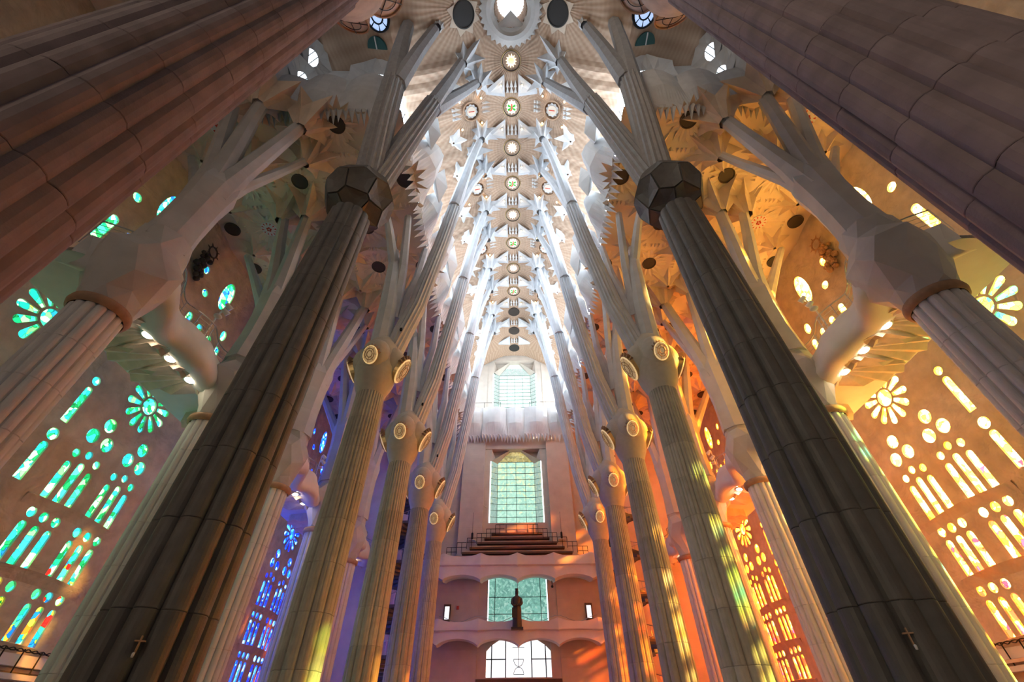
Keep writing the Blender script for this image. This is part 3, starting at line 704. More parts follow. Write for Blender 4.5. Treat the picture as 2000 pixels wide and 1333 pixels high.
def vlamp(x, y, z, lb, gr):
    t = thing('vault_lamp', lb, 'lamp', (x, y, z), group=gr); ob('bulb', bulb, t); ob('cup', cup, t)
for i in range(11):
    yb = 12.42 + 3.75 * i
    if yb > 49: break
    for s in (-1, 1):
        p = ob('triangle_plate', TRI[s][0], ceil, (0, yb, 44.68)); ob('triangle_inset', TRI[s][1], p)
        if i < 8: vlamp(s * .95, yb - .1, 44.36, 'small warm bulb in the %s pair of triangular plates from the toothed funnel' % ORD[i + 1], 'bulbs in the %s pair of triangular plates' % ORD[i + 1])
    for r_ in (-.1, .35): ob('teeth', TEETH, ceil, (0, yb + r_, 44.80), (PI if 0 else 0, 0, 0), kind='stuff')

well = MB().lathe([(.80, -.12), (.74, -.12), (.74, .25), (.001, .26)], 40).mesh('well', M['brown'])
glow = MB().lathe([(.86, -.05), (.82, -.12), (.78, -.10)], 40).mesh('well_rim', M['gold'])
stm = me('star', *star2d(12, .34, .56, -.02, -.12, .1), M['star']); score = MB().lathe([(.26, -.1), (.001, -.16)], 16).mesh('star_core', M['starcore'])
dsm = MB().lathe([(.42, -.09), (.40, -.13), (.001, -.14)], 30).mesh('emblem_disc', M['disc'])
svs, sfs = star2d(12, .50, .64, -.02, -.1); stw = me('scalloped_rim', svs, sfs, M['disc'])
em = MB()
for s in (-1, 1):
    for t in (-1, 1): em.add([(s * .04, 0, -.16), (s * .36, t * .10, -.16), (s * .34, t * .30, -.16), (s * .12, t * .17, -.18)], [(0, 1, 2, 3)])
emg = em.mesh('green_emblem', plain('green_backlit_glass', (.02, .3, .03), .5, 0, (.02, .55, .04), .55))
emr = MB().sweep([(.02, -.32, -.17), (.02, .12, -.17), (-.03, .24, -.17), (-.14, .28, -.17), (-.22, .2, -.17)], .045, 5).mesh('red_emblem', plain('red_backlit_glass', (.4, .03, .01), .5, 0, (.9, .05, .01), .6))
for i in range(11):
    y = 10.52 + 3.75 * i; z = nz(0, y)
    if i % 2 == 0 and i < 8:
        t = thing('vault_medallion', '%s glowing golden star medallion from the toothed funnel along the nave vault' % ORD[i // 2 + 1], 'medallion', (0, y, z), group='golden star medallions along the nave vault')
        ob('well', well, t); ob('well_rim', glow, t); s = ob('star', stm, t); ob('star_core', score, s)
    elif i < 8:
        t = thing('vault_medallion', '%s glowing medallion with green and red emblem from the toothed funnel' % ORD[i // 2 + 1], 'medallion', (0, y, z), group='green and red emblem medallions along the nave vault')
        ob('well', well, t); ob('well_rim', glow, t); s = ob('scalloped_rim', stw, t); ob('emblem_disc', dsm, s); ob('green_emblem', emg, s); ob('red_emblem', emr, s)
    else:
        t = thing('vault_roundel', ['dark brown round cover in the nave vault, largest and nearest of three', 'grey streaked round cover in the nave vault between two darker ones', 'black round cover in the nave vault right above the tall end window'][i - 8], 'roundel', (0, y, z))
        ob('cover', MB().lathe([(.78, .05), (.78, -.10), (.70, -.12), (.001, -.13)], 32).mesh('cover', M['brown'] if i < 10 else M['dark']), t)
# side medallions
svs2, sfs2 = star2d(10, .50, .62, -.06, -.10, .2)
swell = MB().lathe([(.84, -.16), (.74, -.18), (.72, .2), (.001, .2)], 36).mesh('well', M['ring'])
sst = me('scalloped_disc', svs2, sfs2, M['capstone']); sdi = MB().lathe([(.42, -.10), (.40, -.14), (.001, -.15)], 24).mesh('plate', M['fold']); sln = MB().box(-.26, .26, -.035, .035, -.18, -.13).mesh('red_line', M['red'])
for sx in (-1, 1):
    for k in range(5):
        y = YK[k] + 3.7; x = sx * 3.7
        t = thing('side_medallion', '%s scalloped grey medallion with red line from the toothed funnel, %s' % (ORD[k + 1], SIDE[sx]), 'medallion', (x, y, nz(x, y) - .12), group='grey medallions with a red line ' + SIDE[sx])
        t.rotation_euler = (0, sx * .35, 0)
        ob('well', swell, t); s = ob('scalloped_disc', sst, t); ob('plate', sdi, s); ob('red_line', sln, s)
        for dx, dy in ((-.9, -1.0), (.95, -.9), (-.85, 1.3), (.9, 1.2)) if k < 4 else ():
            xx, yy = x + dx, y + dy; vlamp(xx, yy, nz(xx, yy) - .3, 'small warm bulb beside the %s grey medallion from the toothed funnel, %s' % (ORD[k + 1], SIDE[sx]), 'bulbs around the %s grey medallion, %s' % (ORD[k + 1], SIDE[sx]))
        for q in (-1, 1):
            ob('teeth', TEETH, ceil, (x + q * 1.15, y, nz(x + q * 1.15, y) - .02), (0, 0, PI / 2), kind='stuff')
            ob('teeth', TEETH, ceil, (x + q * 1.40, y, nz(x + q * 1.4, y) - .02), (0, 0, PI / 2), kind='stuff')
        for yy, R in ((y + 2.2, 1.3), (y - 2.2, 1.3)):
            ob('star_fold', star_mesh(R, .1, .7, 6, M['white'], seed=60 + k, twist=.5 * k), ceil, (x + sx * 1.7, yy, nz(x + sx * 1.7, yy) + .1))
# black roundels and the funnel over the crossing
for sx in (-1, 1):
    t = thing('vault_roundel', 'large black round opening in the vault beside the toothed funnel, ' + SIDE[sx], 'roundel', (sx * 3.75, 7.0, nz(3.75, 7.0) - .04)); t.rotation_euler = (0, sx * .55, 0)
    ob('cover', MB().lathe([(.95, .4), (.95, -.10), (.86, -.12), (.86, -.06), (.001, -.06)], 36).mesh('cover', M['dark']), t)
    ob('star_surround', me('star_surround', *star2d(8, 1.05, 1.5, -.04, -.03, .3), M['fold']), t)
fn = thing('vault_funnel', 'pale toothed funnel around a round skylight at the top of the vault', 'skylight', (0, 6.9, 44.2))
n = 64
jag = lambda i, j: 1.0 if i else (1.0 if j % 2 else .90)
MB().lathe([(2.6, .12), (2.3, -.05), (1.95, -.3), (1.62, -.35), (1.42, -.1), (1.36, .5), (1.33, 1.2)], n, jag=jag).ob('funnel', M['capstone'], fn)
cone = MB().lathe([(1.36, 1.0), (1.30, 2.0), (1.15, 3.2)], 64, jag=lambda i, j: 1 if j % 2 else .95).ob('ribbed_throat', M['ring'], fn)
MB().lathe([(1.17, 3.2), (.001, 3.22)], 40).ob('skylight_glass', GL['sky'], fn)
MB().box(-.02, .02, -1.15, 1.15, 3.12, 3.18).ob('skylight_bar', M['black'], fn)
ob('chevron', me('chevron', [(0, .1, .6), (-1.0, .95, .3), (-1.05, 1.1, .2), (0, .5, .4), (1.05, 1.1, .2), (1.0, .95, .3), (0, .1, .75), (-1.0, .95, .45), (1.0, .95, .45)], [(0, 1, 2, 3), (0, 3, 4, 5), (6, 7, 1, 0), (6, 0, 5, 8), (3, 2, 4)], M['white']), fn)


# ------------------------------------------------------------------ transept side: roof, upper walls, oval windows
ob('ceiling_upper', MB().box(-24, 24, -14, 52, 49.5, 49.9).mesh('roof', M['grey']), kind='structure')
for sx in (-1, 1):
    lo, hi = (lambda a, b: (min(sx * a, sx * b), max(sx * a, sx * b))), None
    x0, x1 = lo(15.6, 24)
    ob('ceiling_transept_left' if sx < 0 else 'ceiling_transept_right', MB().box(x0, x1, -14, 9.2, 30.6, 31).mesh('transept_ceiling', M['fold']), kind='structure')
    x0, x1 = lo(15.6, 16.0)
    ob('wall_transept_left' if sx < 0 else 'wall_transept_right', MB().box(x0, x1, -14, 10, 30.6, 43).mesh('transept_wall', M['grey']), kind='structure')
    x0, x1 = lo(9.2, 16)
    ob('wall_cross_left' if sx < 0 else 'wall_cross_right', MB().box(x0, x1, 10.2, 10.5, 30.6, 43).mesh('cross_wall', M['white']), kind='structure')
    x0, x1 = lo(22.5, 24.2)
    sk = struct('trim_%d' % (202 if sx < 0 else 203), (0, 0, 0))
    LG = lobe(3.4, 9, .75, 34.6, 4, M['grey'], .8)
    for i, x in enumerate((9.6, 12.6, 15.2)):
        ob('jagged_lobe', LG, sk, (sx * x, 9.35, 0), (0, 0, PI / 2))
    # white fans round oval windows
    def fan(c, nrm, ra, rb, R, pane):
        c = Vector(c); nrm = Vector(nrm).normalized(); up_ = Vector((0, 0, 1)); t = up_.cross(nrm).normalized(); u_ = nrm.cross(t)
        wn[0] += 1; wd_ = struct('window_%d' % wn[0], tuple(c)); n = 12
        P_ = lambda a, p, q, o: tuple(t * (p * math.cos(a)) + u_ * (q * math.sin(a)) + nrm * o)
        for i in range(n):
            a, b = 2 * PI * i / n, 2 * PI * (i + 1) / n; rr = R * (1.0 if i % 2 else .82); r2_ = R * (.82 if i % 2 else 1.0)
            ob('fan_panel', me('fan_panel', [P_(a, ra, rb, 0), P_(b, ra, rb, 0), P_(b, r2_, r2_, .45), P_(a, rr, rr, .45), P_((a + b) / 2, R * .62, R * .62, .12)], [(0, 1, 4), (1, 2, 4), (2, 3, 4), (3, 0, 4)], M['white']), wd_)
        ob('pane', me('pane', [P_(2 * PI * i / 20, ra, rb, -.02) for i in range(20)], [tuple(range(20))], pane), wd_)
        for q in (-.35, .35):
            ob('glazing_bar', MB().sweep([Vector(P_(0, 0, 0, .0)) + t * (ra * q) + u_ * (-rb * .9), Vector(P_(0, 0, 0, .0)) + t * (ra * q) + u_ * (rb * .9)], .03, 5).mesh('glazing_bar', M['black']), wd_)
    fan((sx * 10.6, 10.1, 39.0), (0, -1, -.2), .95, .6, 2.2, GL['sky'])
    fan((sx * 15.5, 9.0, 40.3), (-sx, -.3, -.2), .6, .9, 1.8, GL['sky'])
    fan((sx * 15.5, 9.6, 37.0), (-sx, -.3, -.2), .5, .9, 1.7, GL['sky'])
    # pale round skylight with dark tracery, and a dark teal half disc, in the vault over the transept
    wn[0] += 1; wd_ = struct('window_%d' % wn[0], (sx * 9.85, 6.5, nz(9.85, 6.5) - .12)); wd_.rotation_euler = (0, -sx * .37, 0)
    MB().lathe([(.44, 0), (.001, .0)], 24).ob('pane', GL['blue'], wd_)
    for i in range(8):
        a, b = i * PI / 4 + .06, (i + 1) * PI / 4 - .06
        ob('pane', me('pane', [(r_ * math.cos(q), r_ * math.sin(q), 0) for r_, q in ((.52, a), (.92, a), (.92, (a + b) / 2), (.92, b), (.52, b), (.52, (a + b) / 2))], [tuple(range(6))], GL['blue']), wd_)
    MB().lathe([(1.05, .05), (1.02, -.1), (.90, -.1), (.90, .02), (.53, .02), (.53, -.06), (.43, -.06), (.43, .02)], 32).ob('tracery', M['black'], wd_)
    t = thing('vault_roundel', 'dark teal half-round cover in the vault beside the white oval windows, ' + SIDE[sx], 'roundel', (sx * 10.35, 8.6, nz(10.35, 8.6) - .06)); t.rotation_euler = (0, -sx * .37, 0)
    n = 16; ob('cover', me('cover', [(.85 * math.cos(PI * i / n + PI), .85 * math.sin(PI * i / n + PI), -.1) for i in range(n + 1)] + [(.85 * math.cos(PI * i / n + PI), .85 * math.sin(PI * i / n + PI), .1) for i in range(n + 1)], [tuple(range(n + 1))] + [(i, i + 1, n + 2 + i, n + 1 + i) for i in range(n)], plain('teal_cover', (.02, .10, .10), .5)), t)
    ob('bar', MB().box(-.04, .04, -.82, 0, -.16, -.08).mesh('bar', M['whitemetal']), t)

# ------------------------------------------------------------------ end wall
WX = 3.1
ew = MB()
ew.box(-24, -WX - .9, YEND, YEND + 2, 0, 49); ew.box(WX + .9, 24, YEND, YEND + 2, 0, 49)
for a, b in ((0, 5.6), (8.5, 9.2), (14.2, 19.6), (29.0, 34.6), (44.0, 49)): ew.box(-WX - .9, WX + .9, YEND, YEND + 2, a, b)
for s in (-1, 1):
    x0, x1 = sorted((s * WX, s * (WX + .9)))
    ew.box(x0, x1, YEND + .1, YEND + 2, 5.6, 44)
    x0, x1 = sorted((s * 3.9, s * 6.6)); ew.box(x0, x1, YEND - .45, YEND, 15.6, 31)       # pilasters beside the tall window
wend = ob('wall_end', ew.mesh('wall_end', M['endwall']), kind='structure')
for s in (-1, 1):        # gable corners over the two tall windows
    for zb, zt_ in ((27.35, 29.05), (41.75, 44.05)):
        ob('gable_fill', me('gable_fill', [(s * 2.36, YEND + 1.0, zb), (s * .75, YEND + 1.0, zt_), (s * 3.1, YEND + 1.0, zt_), (s * 3.1, YEND + .1, zb), (s * 3.1, YEND + .1, zt_), (s * .75, YEND + .5, zt_)], [(0, 1, 2), (0, 3, 4, 2), (1, 5, 4, 2), (0, 1, 5, 3)], M['endwall']), wend)
def tall_window(zb, zm, zt_, rows, gl, glt):
    wn[0] += 1; wd_ = struct('window_%d' % wn[0], (0, YEND + 1.0, 0)); X0 = 2.32; nc = 4; dz = (zm - zb) / rows
    for j in range(rows):
        for i in range(nc):
            x = -X0 + 2 * X0 * i / nc; ob('pane', MB().box(x + .02, x + 2 * X0 / nc - .02, 0, .04, zb + j * dz + .02, zb + (j + 1) * dz - .02).mesh('pane', gl), wd_)
        for s in (-1, 1):
            z0, z1 = zb + j * dz + .02, zb + (j + 1) * dz - .02
            a, b = (s * (X0 + .02), 0), (s * 3.08, -.9)
            ob('pane', me('pane', [(a[0], a[1], z0), (b[0], b[1], z0 - .25), (b[0], b[1], z1 - .25), (a[0], a[1], z1)], [(0, 1, 2, 3)], gl), wd_)
    ob('gable_pane', me('gable_pane', [(-X0, .02, zm + .03), (X0, .02, zm + .03), (.7, .02, zt_), (-.7, .02, zt_)], [(0, 1, 2, 3)], glt), wd_)
    lead = plain('lead_green', (.10, .17, .14), .5)
    for j in range(rows + 1):
        z = zb + j * dz; ob('glazing_bar', MB().box(-X0, X0, -.03, .05, z - .03, z + .03).mesh('glazing_bar', lead), wd_)
        for s in (-1, 1): ob('glazing_bar', MB().sweep([(s * X0, 0, z), (s * 3.1, -.92, z - .25)], .03, 4).mesh('glazing_bar', lead), wd_)
    for i in range(nc + 1):
        x = -X0 + 2 * X0 * i / nc; ob('glazing_bar', MB().box(x - .025, x + .025, -.03, .05, zb, zm).mesh('glazing_bar', lead), wd_)
    for s in (-1, 1): ob('light_slot', me('light_slot', [(s * 3.1, -.9, zb - .3), (s * 3.22, -.95, zb - .3), (s * 3.22, -.95, zm - .3), (s * 3.1, -.9, zm - .3)], [(0, 1, 2, 3)], GL['sky']), wd_)
tall_window(34.8, 41.8, 44.0, 11, GL['end1'], GL['end1'])
tall_window(19.8, 27.6, 29.0, 10, GL['end2'], GL['gold'])
# middle window behind the statue
wn[0] += 1; wd_ = struct('window_%d' % wn[0], (0, YEND + .6, 0))
for j, (z0, z1) in enumerate(((9.2, 10.7), (10.76, 12.2), (12.26, 14.2))):
    for x0, x1 in ((-3.05, -2.4), (-2.34, -.03), (.03, 2.34), (2.4, 3.05)): ob('pane', MB().box(x0, x1, 0, .04, z0, z1).mesh('pane', GL['end3']), wd_)
for x in (-2.37, 2.37): ob('glazing_bar', MB().box(x - .03, x + .03, -.04, .05, 9.2, 14.2).mesh('glazing_bar', M['black']), wd_)
for z in (10.73, 12.23): ob('glazing_bar', MB().box(-3.1, 3.1, -.03, .05, z - .025, z + .025).mesh('glazing_bar', M['black']), wd_)
for s in (-1, 1):
    x0, x1 = sorted((s * 3.0, s * 3.1)); ob('light_slot', MB().box(x0, x1, -.08, 0, 9.2, 14.0).mesh('light_slot', GL['sky']), wd_)
# glazed entrance with the line emblem
dr = struct('door_1', (0, YEND + .5, 0))
def arc_top(x): return 8.52
for x0, x1 in ((-3.2, -2.62), (-2.56, -1.28), (-1.2, 1.2), (1.28, 2.56), (2.62, 3.2)):
    for z0, z1 in (((5.5, 6.98), (7.04, 99)) if abs(x0 + x1) > .1 else ((5.5, 99),)):
        n = 6; top = [(x1 + (x0 - x1) * i / n) for i in range(n + 1)]
        ps = [(x0, 0, z0), (x1, 0, z0)] + [(x, 0, min(z1, arc_top(x))) for x in top]
        ob('pane', me('pane', ps, [tuple(range(len(ps)))], GL['door']), dr)
for x in (-2.59, -1.24, 1.24, 2.59): ob('mullion', MB().box(x - .05, x + .05, -.08, .03, 5.4, arc_top(x)).mesh('mullion', M['black']), dr)
for s in (-1, 1):
    x0, x1 = sorted((s * 1.24, s * 3.2)); ob('transom', MB().box(x0, x1, -.08, .03, 6.97, 7.05).mesh('transom', M['black']), dr)
for s in (-1, 1): ob('arch_corner', me('arch_corner', [(s * 3.3, -.12, 7.45), (s * 3.3, -.12, 8.6), (s * 1.7, -.12, 8.6), (s * 2.6, -.12, 8.1), (s * 3.3, .2, 7.45), (s * 1.7, .2, 8.6), (s * 2.6, .2, 8.1)], [(0, 1, 2, 3), (0, 3, 6, 4), (3, 2, 5, 6)], M['endwall']), dr)
ob('header', MB().box(-4.0, 4.0, -.7, .1, 5.2, 5.48).mesh('header', M['wood']), dr)
eb = MB(); r_ = .026
eb.sweep([(0, -.1, 8.3), (0, -.1, 6.42)], r_, 5); eb.sweep([(-.58, -.1, 7.92), (.58, -.1, 7.92)], r_, 5)
eb.sweep([(-.47, -.1, 7.0), (.47, -.1, 7.0)], r_, 5); eb.sweep([(.47 * math.cos(PI + PI * i / 12), -.1, 7.0 + .55 * math.sin(PI + PI * i / 12)) for i in range(13)], r_, 5)
eb.sweep([(-.47, -.1, 5.84), (.47, -.1, 5.84)], r_, 5); eb.sweep([(.47 * math.cos(PI * i / 12), -.1, 5.84 + .55 * math.sin(PI * i / 12)) for i in range(13)], r_, 5)
eb.ob('line_emblem', M['black'], dr)
# jagged skirt and glass balustrade under the upper window
sk = struct('trim_204', (0, 0, 0))
for i, x in enumerate((-5.5, -2.75, 0, 2.75, 5.5)): ob('jagged_lobe', L3, sk, (x, 48.9 - (.25 if i % 2 else 0), 0), (0, 0, PI / 2), (1, .98, 1))
ob('balcony_floor', MB().box(-6.8, 6.8, 48.6, 50, 34.0, 34.2).mesh('balcony_floor', M['white']), sk)
for s in (-1, 1):
    t = thing('upper_railing', 'thin wire railing on the white ledge under the upper window, ' + SIDE[s], 'railing', (0, 48.5, 34.1))
    for z in (.15, 1.1): ob('wire', MB().sweep([(s * 1.9, 0, z), (s * 4.2, -.1, z - .05), (s * 6.3, .15, z + .1)], .03, 5).mesh('wire', M['black']), t)
    for x in (2.0, 4.2, 5.9): ob('post', MB().sweep([(s * x, 0, 0), (s * x, 0, 1.15)], .03, 5).mesh('post', M['black']), t)
# galleries across the end wall
def end_gallery(label, ztop, zbot, yf, per, droop, arch, shelf):
    t = thing('end_gallery', label, 'gallery', (0, yf, 0)); n = 120; vs = []; rows = 6; W = 8.6
    for i in range(n + 1):
        x = -W + 2 * W * i / n; q = abs(math.sin(PI * x / per)); bow = .35 * (1 - q)
        zt_ = ztop + .30 * (1 - q) ** 1.5; zb = zbot + arch * q ** .6
        pr_ = [(.35, zt_), (-.0 - bow * .4, zt_ - .02), (-.05 - bow * .5, zt_ - (zt_ - zb) * .45), (.12 - bow * .3, zt_ - (zt_ - zb) * .5), (.05 - bow * .6, zb + .1), (.5, zb), (2.5, zb + .35)]
        vs += [(x, y, z) for y, z in pr_]
    m = 7; fs = [(i * m + j, i * m + j + 1, (i + 1) * m + j + 1, (i + 1) * m + j) for i in range(n) for j in range(m - 1)]
    ob('parapet', me('parapet', vs, fs, M['gallery']), t)
    ob('slab', MB().box(-8.6, 8.6, .3, 3.03, shelf - .15, shelf).mesh('slab', M['gallery']), t)
    return t
g1 = end_gallery('upper scalloped stone gallery across the end wall, carrying the stepped choir stand', 15.2, 12.85, 47.0, 3.75, 0, .55, 15.0)
g2 = end_gallery('lower scalloped stone gallery across the end wall, behind the dark statue', 9.5, 7.5, 47.0, 3.75, 0, .6, 8.9)
lr = MB(); 
ob('wire_rail', MB().sweep([(x * .5, .25, 9.75 + .25 * math.cos(x * .5 * 2 * PI / 3.75)) for x in range(-15, 16)], .025, 5).mesh('wire_rail', M['steel']), g2)
st = thing('choir_stand', 'brown stepped choir stand with black railings below the tall pale-green window', 'choir stand', (0, 47.6, 15.0))
for i in range(6):
    wd2 = 6.6 - .75 * i; ob('step', MB().box(-wd2, wd2, .4 * i, min(2.4, .4 * i + .7), .62 * i + .1, .62 * i + .28).mesh('step', M['wood']), st); ob('riser', MB().box(-wd2, wd2, .4 * i + .62, .4 * i + .68, .62 * i + .28, .62 * i + .6).mesh('riser', M['fold']), st)
for i in range(6):
    a = 7.4 - 1.0 * i; b = 7.4 - 1.0 * (i + 1); z = .6 * i + 1.25
    for s in (-1, 1):
        for zz in (0, -.45): ob('rail', MB().sweep([(s * a, .4 * i, z + zz), (s * b, .4 * i, z + zz)], .03, 5).mesh('rail', M['black']), st)
        for x in (a, (a + b) / 2): ob('post', MB().sweep([(s * x, .4 * i, z - 1.1), (s * x, .4 * i, z)], .03, 5).mesh('post', M['black']), st)
ob('rail', MB().sweep([(-2.4, 2.1, 4.3), (2.4, 2.1, 4.3)], .03, 5).mesh('rail', M['black']), st)
for x in (-2.4, -1.2, 0, 1.2, 2.4): ob('post', MB().sweep([(x, 2.1, 3.2), (x, 2.1, 4.3)], .03, 5).mesh('post', M['black']), st)
# statue
sg = thing('statue', 'dark bronze robed standing statue on the edge of the lower end gallery', 'statue', (-.1, 46.44, 8.88))
rows = [(0, .44, .36), (.25, .42, .34), (.9, .40, .32), (1.4, .41, .33), (1.75, .36, .29), (2.05, .40, .30), (2.35, .42, .28), (2.5, .34, .24), (2.58, .17, .16), (2.68, .15, .15)]
n = 24; vs = []
for i, (z, a, b) in enumerate(rows):
    for j in range(n):
        q = 2 * PI * j / n; f_ = 1 + (.07 * math.sin(7 * q) if i < 5 else 0); vs.append((a * f_ * math.cos(q), b * f_ * math.sin(q), z))
fs = [(i * n + j, i * n + (j + 1) % n, (i + 1) * n + (j + 1) % n, (i + 1) * n + j) for i in range(len(rows) - 1) for j in range(n)]
bod = MB().add(vs, fs)
bod.lathe([(.001, 2.66), (.15, 2.67), (.165, 2.8), (.16, 3.0), (.13, 3.1), (.165, 3.12), (.165, 3.2), (.001, 3.22)], 10)
bod.sweep([(-.38, 0, 2.35), (-.46, -.12, 1.95), (-.30, -.34, 1.72), (-.05, -.40, 1.72)], [.14, .12, .10, .07], 10)
bod.sweep([(.38, 0, 2.35), (.47, -.10, 1.95), (.34, -.32, 1.78), (.08, -.42, 1.78)], [.14, .12, .10, .07], 10)
for k in range(4): bod.sweep([(-.02 + .035 * k, -.42, 1.80), (-.02 + .035 * k, -.47, 1.74), (-.02 + .035 * k, -.45, 1.66)], .022, 6)
ob('figure', bod.mesh('figure', M['bronze'], True), sg)
ob('shield', MB().box(-.46, .02, -.42, -.36, .75, 1.55).mesh('shield', M['bronze']), sg)
ob('plinth', MB().box(-.55, .55, -.45, .45, -.12, .02).mesh('plinth', M['bronze']), sg)
# side doors with a lit pane, alarm box, hanging fixtures, dome camera
for i, s in enumerate((-1, 1)):
    d_ = struct('door_%d' % (2 + i), (s * 7.15, YEND - .06, 9.2))
    ob('leaf', MB().box(-.35, .35, -.05, .05, 0, 2.3).mesh('leaf', M['wood']), d_); ob('pane', MB().box(-.22, .22, -.08, -.04, 1.0, 2.1).mesh('pane', GL['door']), d_)
    t = thing('hanging_fixture', 'small dark fixture hanging on a cable before the end wall pilaster, ' + SIDE[s], 'fixture', (s * 4.95, 49.2, 17.3))
    ob('cable', MB().sweep([(0, 0, .9), (0, 0, 3.2)], .02, 5).mesh('cable', M['black']), t); ob('body', MB().lathe([(.03, 1.0), (.12, .9), (.12, .35), (.05, .2)], 10).mesh('body', M['black']), t); ob('dish', MB().lathe([(.42, .1), (.36, .16), (.05, .2)], 16).mesh('dish', M['whitemetal']), t)
    t = thing('wall_hook', 'small curved bracket on the wall beside the tall window, ' + SIDE[s], 'bracket', (s * 3.75, YEND - .1, 21.4))
    ob('arm', MB().sweep([(-s * .3, .1, 0), (-s * .1, -.2, -.1), (s * .15, -.25, .1), (s * .25, -.2, .5)], .05, 6).mesh('arm', M['fold']), t)
tag(ob('alarm_box', MB().box(-.12, .12, -.06, .06, -.16, .16).box(-.07, .07, -.09, -.05, -.05, .09).mesh('alarm_box', M['red']), None, (-6.1, YEND - .06, 11.2)), 'small red alarm box on the end wall beside the side door', 'alarm box')
dc = thing('dome_camera', 'small black dome camera hanging under the upper end gallery', 'camera', (3.5, 48.5, 12.7)); ob('dome', MB().ball((0, 0, 0), .13, n=14, m=8).mesh('dome', M['black'], True), dc); ob('stem', MB().sweep([(0, 0, .08), (0, 0, .6)], .04, 6).mesh('stem', M['black']), dc)

# ------------------------------------------------------------------ spiral stairs at the aisle ends
for s in (-1, 1):
    t = thing('spiral_stair', 'dark spiral stair rising at the far end of the aisle, ' + SIDE[s], 'staircase', (s * 11.3, 46.6, 0))
    ob('core', MB().lathe([(.45, 0), (.45, 22)], 16).mesh('core', M['basalt']), t)
    stp = me('step', [(.4, -.2, 0), (2.0, -.45, 0), (2.0, .45, 0), (.4, .2, 0), (.4, -.2, -.2), (2.0, -.45, -.25), (2.0, .45, -.25), (.4, .2, -.2)], [(0, 1, 2, 3), (7, 6, 5, 4), (0, 4, 5, 1), (1, 5, 6, 2), (2, 6, 7, 3)], M['basalt'])
    pst = MB().sweep([(1.9, 0, 0), (1.9, 0, 1.0)], .025, 5).mesh('baluster', M['steel'])
    for i in range(88): 
        q = ob('step', stp, t, (0, 0, .25 + .25 * i), (0, 0, .42 * i)); ob('baluster', pst, q)
    ob('handrail', MB().sweep([(1.9 * math.cos(.21 * i), 1.9 * math.sin(.21 * i), 1.25 + .125 * i) for i in range(176)], .04, 5).mesh('handrail', M['steel']), t)

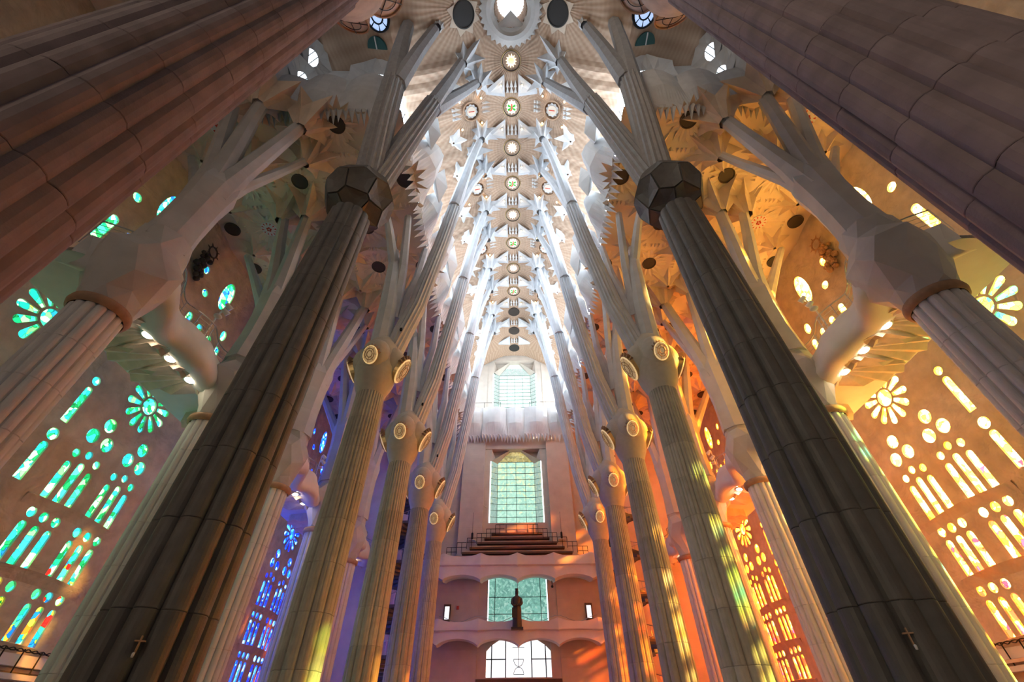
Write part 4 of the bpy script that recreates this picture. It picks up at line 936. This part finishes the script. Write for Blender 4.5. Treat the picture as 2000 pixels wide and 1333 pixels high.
# ------------------------------------------------------------------ small things: spotlights, ornaments, crosses, ledge railings
for s in (-1, 1):
    for k, yy in ((0, 15.0), (2, 31.6)):
        t = thing('gallery_spotlight', ('%s slanting spotlight pole on the gallery rail from the porphyry column, ' % ['first', '', 'second'][k]) + SIDE[s], 'spotlight', (s * (min(cat(FRONT, 8), key=lambda q: abs(q[0] - (yy - YK[k])))[1] + .36), yy, 16.0))
        ob('pole', MB().sweep([(0, 0, -.77), (0, .0, 1.4), (s * .1, .25, 2.6)], .045, 8).mesh('pole', M['whitemetal'], True), t)
        for q, (x, y, z) in enumerate(((0, .2, 2.5), (.1, .1, 2.0))):
            ob('spot_head', MB().sweep([(x - s * .05, y - .18, z + .05), (x - s * .22, y + .1, z - .12)], [.10, .15], 12).mesh('spot_head', M['whitemetal']), t)
        ob('dish', MB().ball((-s * .25, -.2, 1.35), .2, 1, 1, .5, 14, 8).mesh('dish', M['whitemetal'], True), t)
    t = thing('wall_ornament', 'dark ornate sculpted emblem with a sunburst hanging high on the aisle wall, ' + SIDE[s], 'ornament', (s * 22.2, 18.3, 25.2))
    rnd = random.Random(3); m = MB()
    for i in range(26):
        z = rnd.uniform(0, 2.1); m.ball((rnd.uniform(-.12, .12), rnd.gauss(0, .25) * (1.3 - .3 * z), z), rnd.uniform(.12, .24), n=8, m=6)
    ob('carving', m.mesh('carving', M['bronze'] if s < 0 else M['ring']), t)
    m = MB(); m.sweep([(0, .42 * math.cos(i * PI / 8), 2.75 + .42 * math.sin(i * PI / 8)) for i in range(17)], .06, 6)
    for i in range(8): m.sweep([(0, .42 * math.cos(i * PI / 4), 2.75 + .42 * math.sin(i * PI / 4)), (0, .72 * math.cos(i * PI / 4), 2.75 + .72 * math.sin(i * PI / 4))], [.07, .01], 5)
    ob('sunburst', m.mesh('sunburst', M['bronze'] if s < 0 else M['ring']), t)
    # consecration cross with candle holder on the basalt column
    cx, cy = s * 7.5, YK[0]; dx, dy = -s * 5.9, -10.35; a = math.atan2(dy, dx) + s * .05
    px, py = cx + 1.12 * math.cos(a), cy + 1.12 * math.sin(a)
    t = thing('wall_cross', 'small bronze cross with a candle holder on the dark basalt column, ' + SIDE[s], 'cross', (px, py, 2.75), a); t.scale = (.42, .42, .42)
    ob('upright', MB().box(-.20, .03, -.025, .025, 0, .62).mesh('upright', M['ring']), t); ob('crossbar', MB().box(-.20, .03, -.2, .2, .40, .45).mesh('crossbar', M['ring']), t)
    ob('candle', MB().lathe([(.001, -.16), (.05, -.15), (.06, 0), (.03, .03)], 10, (.10, 0, -.02)).mesh('candle', M['whitemetal'], True), t)
    # ledge with twisted wire railing below the lowest lancets
    for k in (1,):
        y = YK[k]; t = thing('wire_railing', 'twisted wire railing on a pale ledge below the lowest lancet windows, ' + SIDE[s], 'railing', (s * 22.2, y, 0))
        ob('ledge', MB().box(-.25, .25, 1.2, 7.2, 3.55, 3.75).box(-.1, .2, 1.2, 7.2, 4.0, 4.4).mesh('ledge', M['white']), t)
        for ph in (0, PI): ob('twisted_wire', MB().sweep([(-s * .2 + .05 * math.cos(ph + i * .8), 1.2 + .1 * i, 4.55 + .05 * math.sin(ph + i * .8)) for i in range(61)], .025, 5).mesh('twisted_wire', M['black']), t)
        for i in range(7): ob('post', MB().sweep([(-s * .22, 1.3 + .95 * i, 3.6), (-s * .22, 1.3 + .95 * i, 4.6)], .03, 6).mesh('post', M['black']), t)
        ob('plank', MB().box(-.32, -.18, 1.2, 7.3, 3.85, 3.97).mesh('plank', M['shell']), t)

# small dark fixtures clamped to the trunks just over the knots
for sx in (-1, 1):
    for k in (1, 2, 3):
        o = (-6.55, YK[k] - .46, 18.75) if sx < 0 else (8.15, YK[k] - .28, 18.6)
        t = thing('trunk_fixture', 'small dark fixture clamped to the trunk over the %s granite knot, %s' % (ORD[k], SIDE[sx]), 'fixture', o)
        ob('housing', MB().box(-.06, .06, -.10, .04, -.06, .10).mesh('housing', M['black']), t)
        ob('clamp', MB().sweep([(0, 0, 0), (-.05, .22, -.08)] if sx < 0 else [(0, 0, 0), (-.25, .12, -.05)], .02, 6).mesh('clamp', M['black']), t)
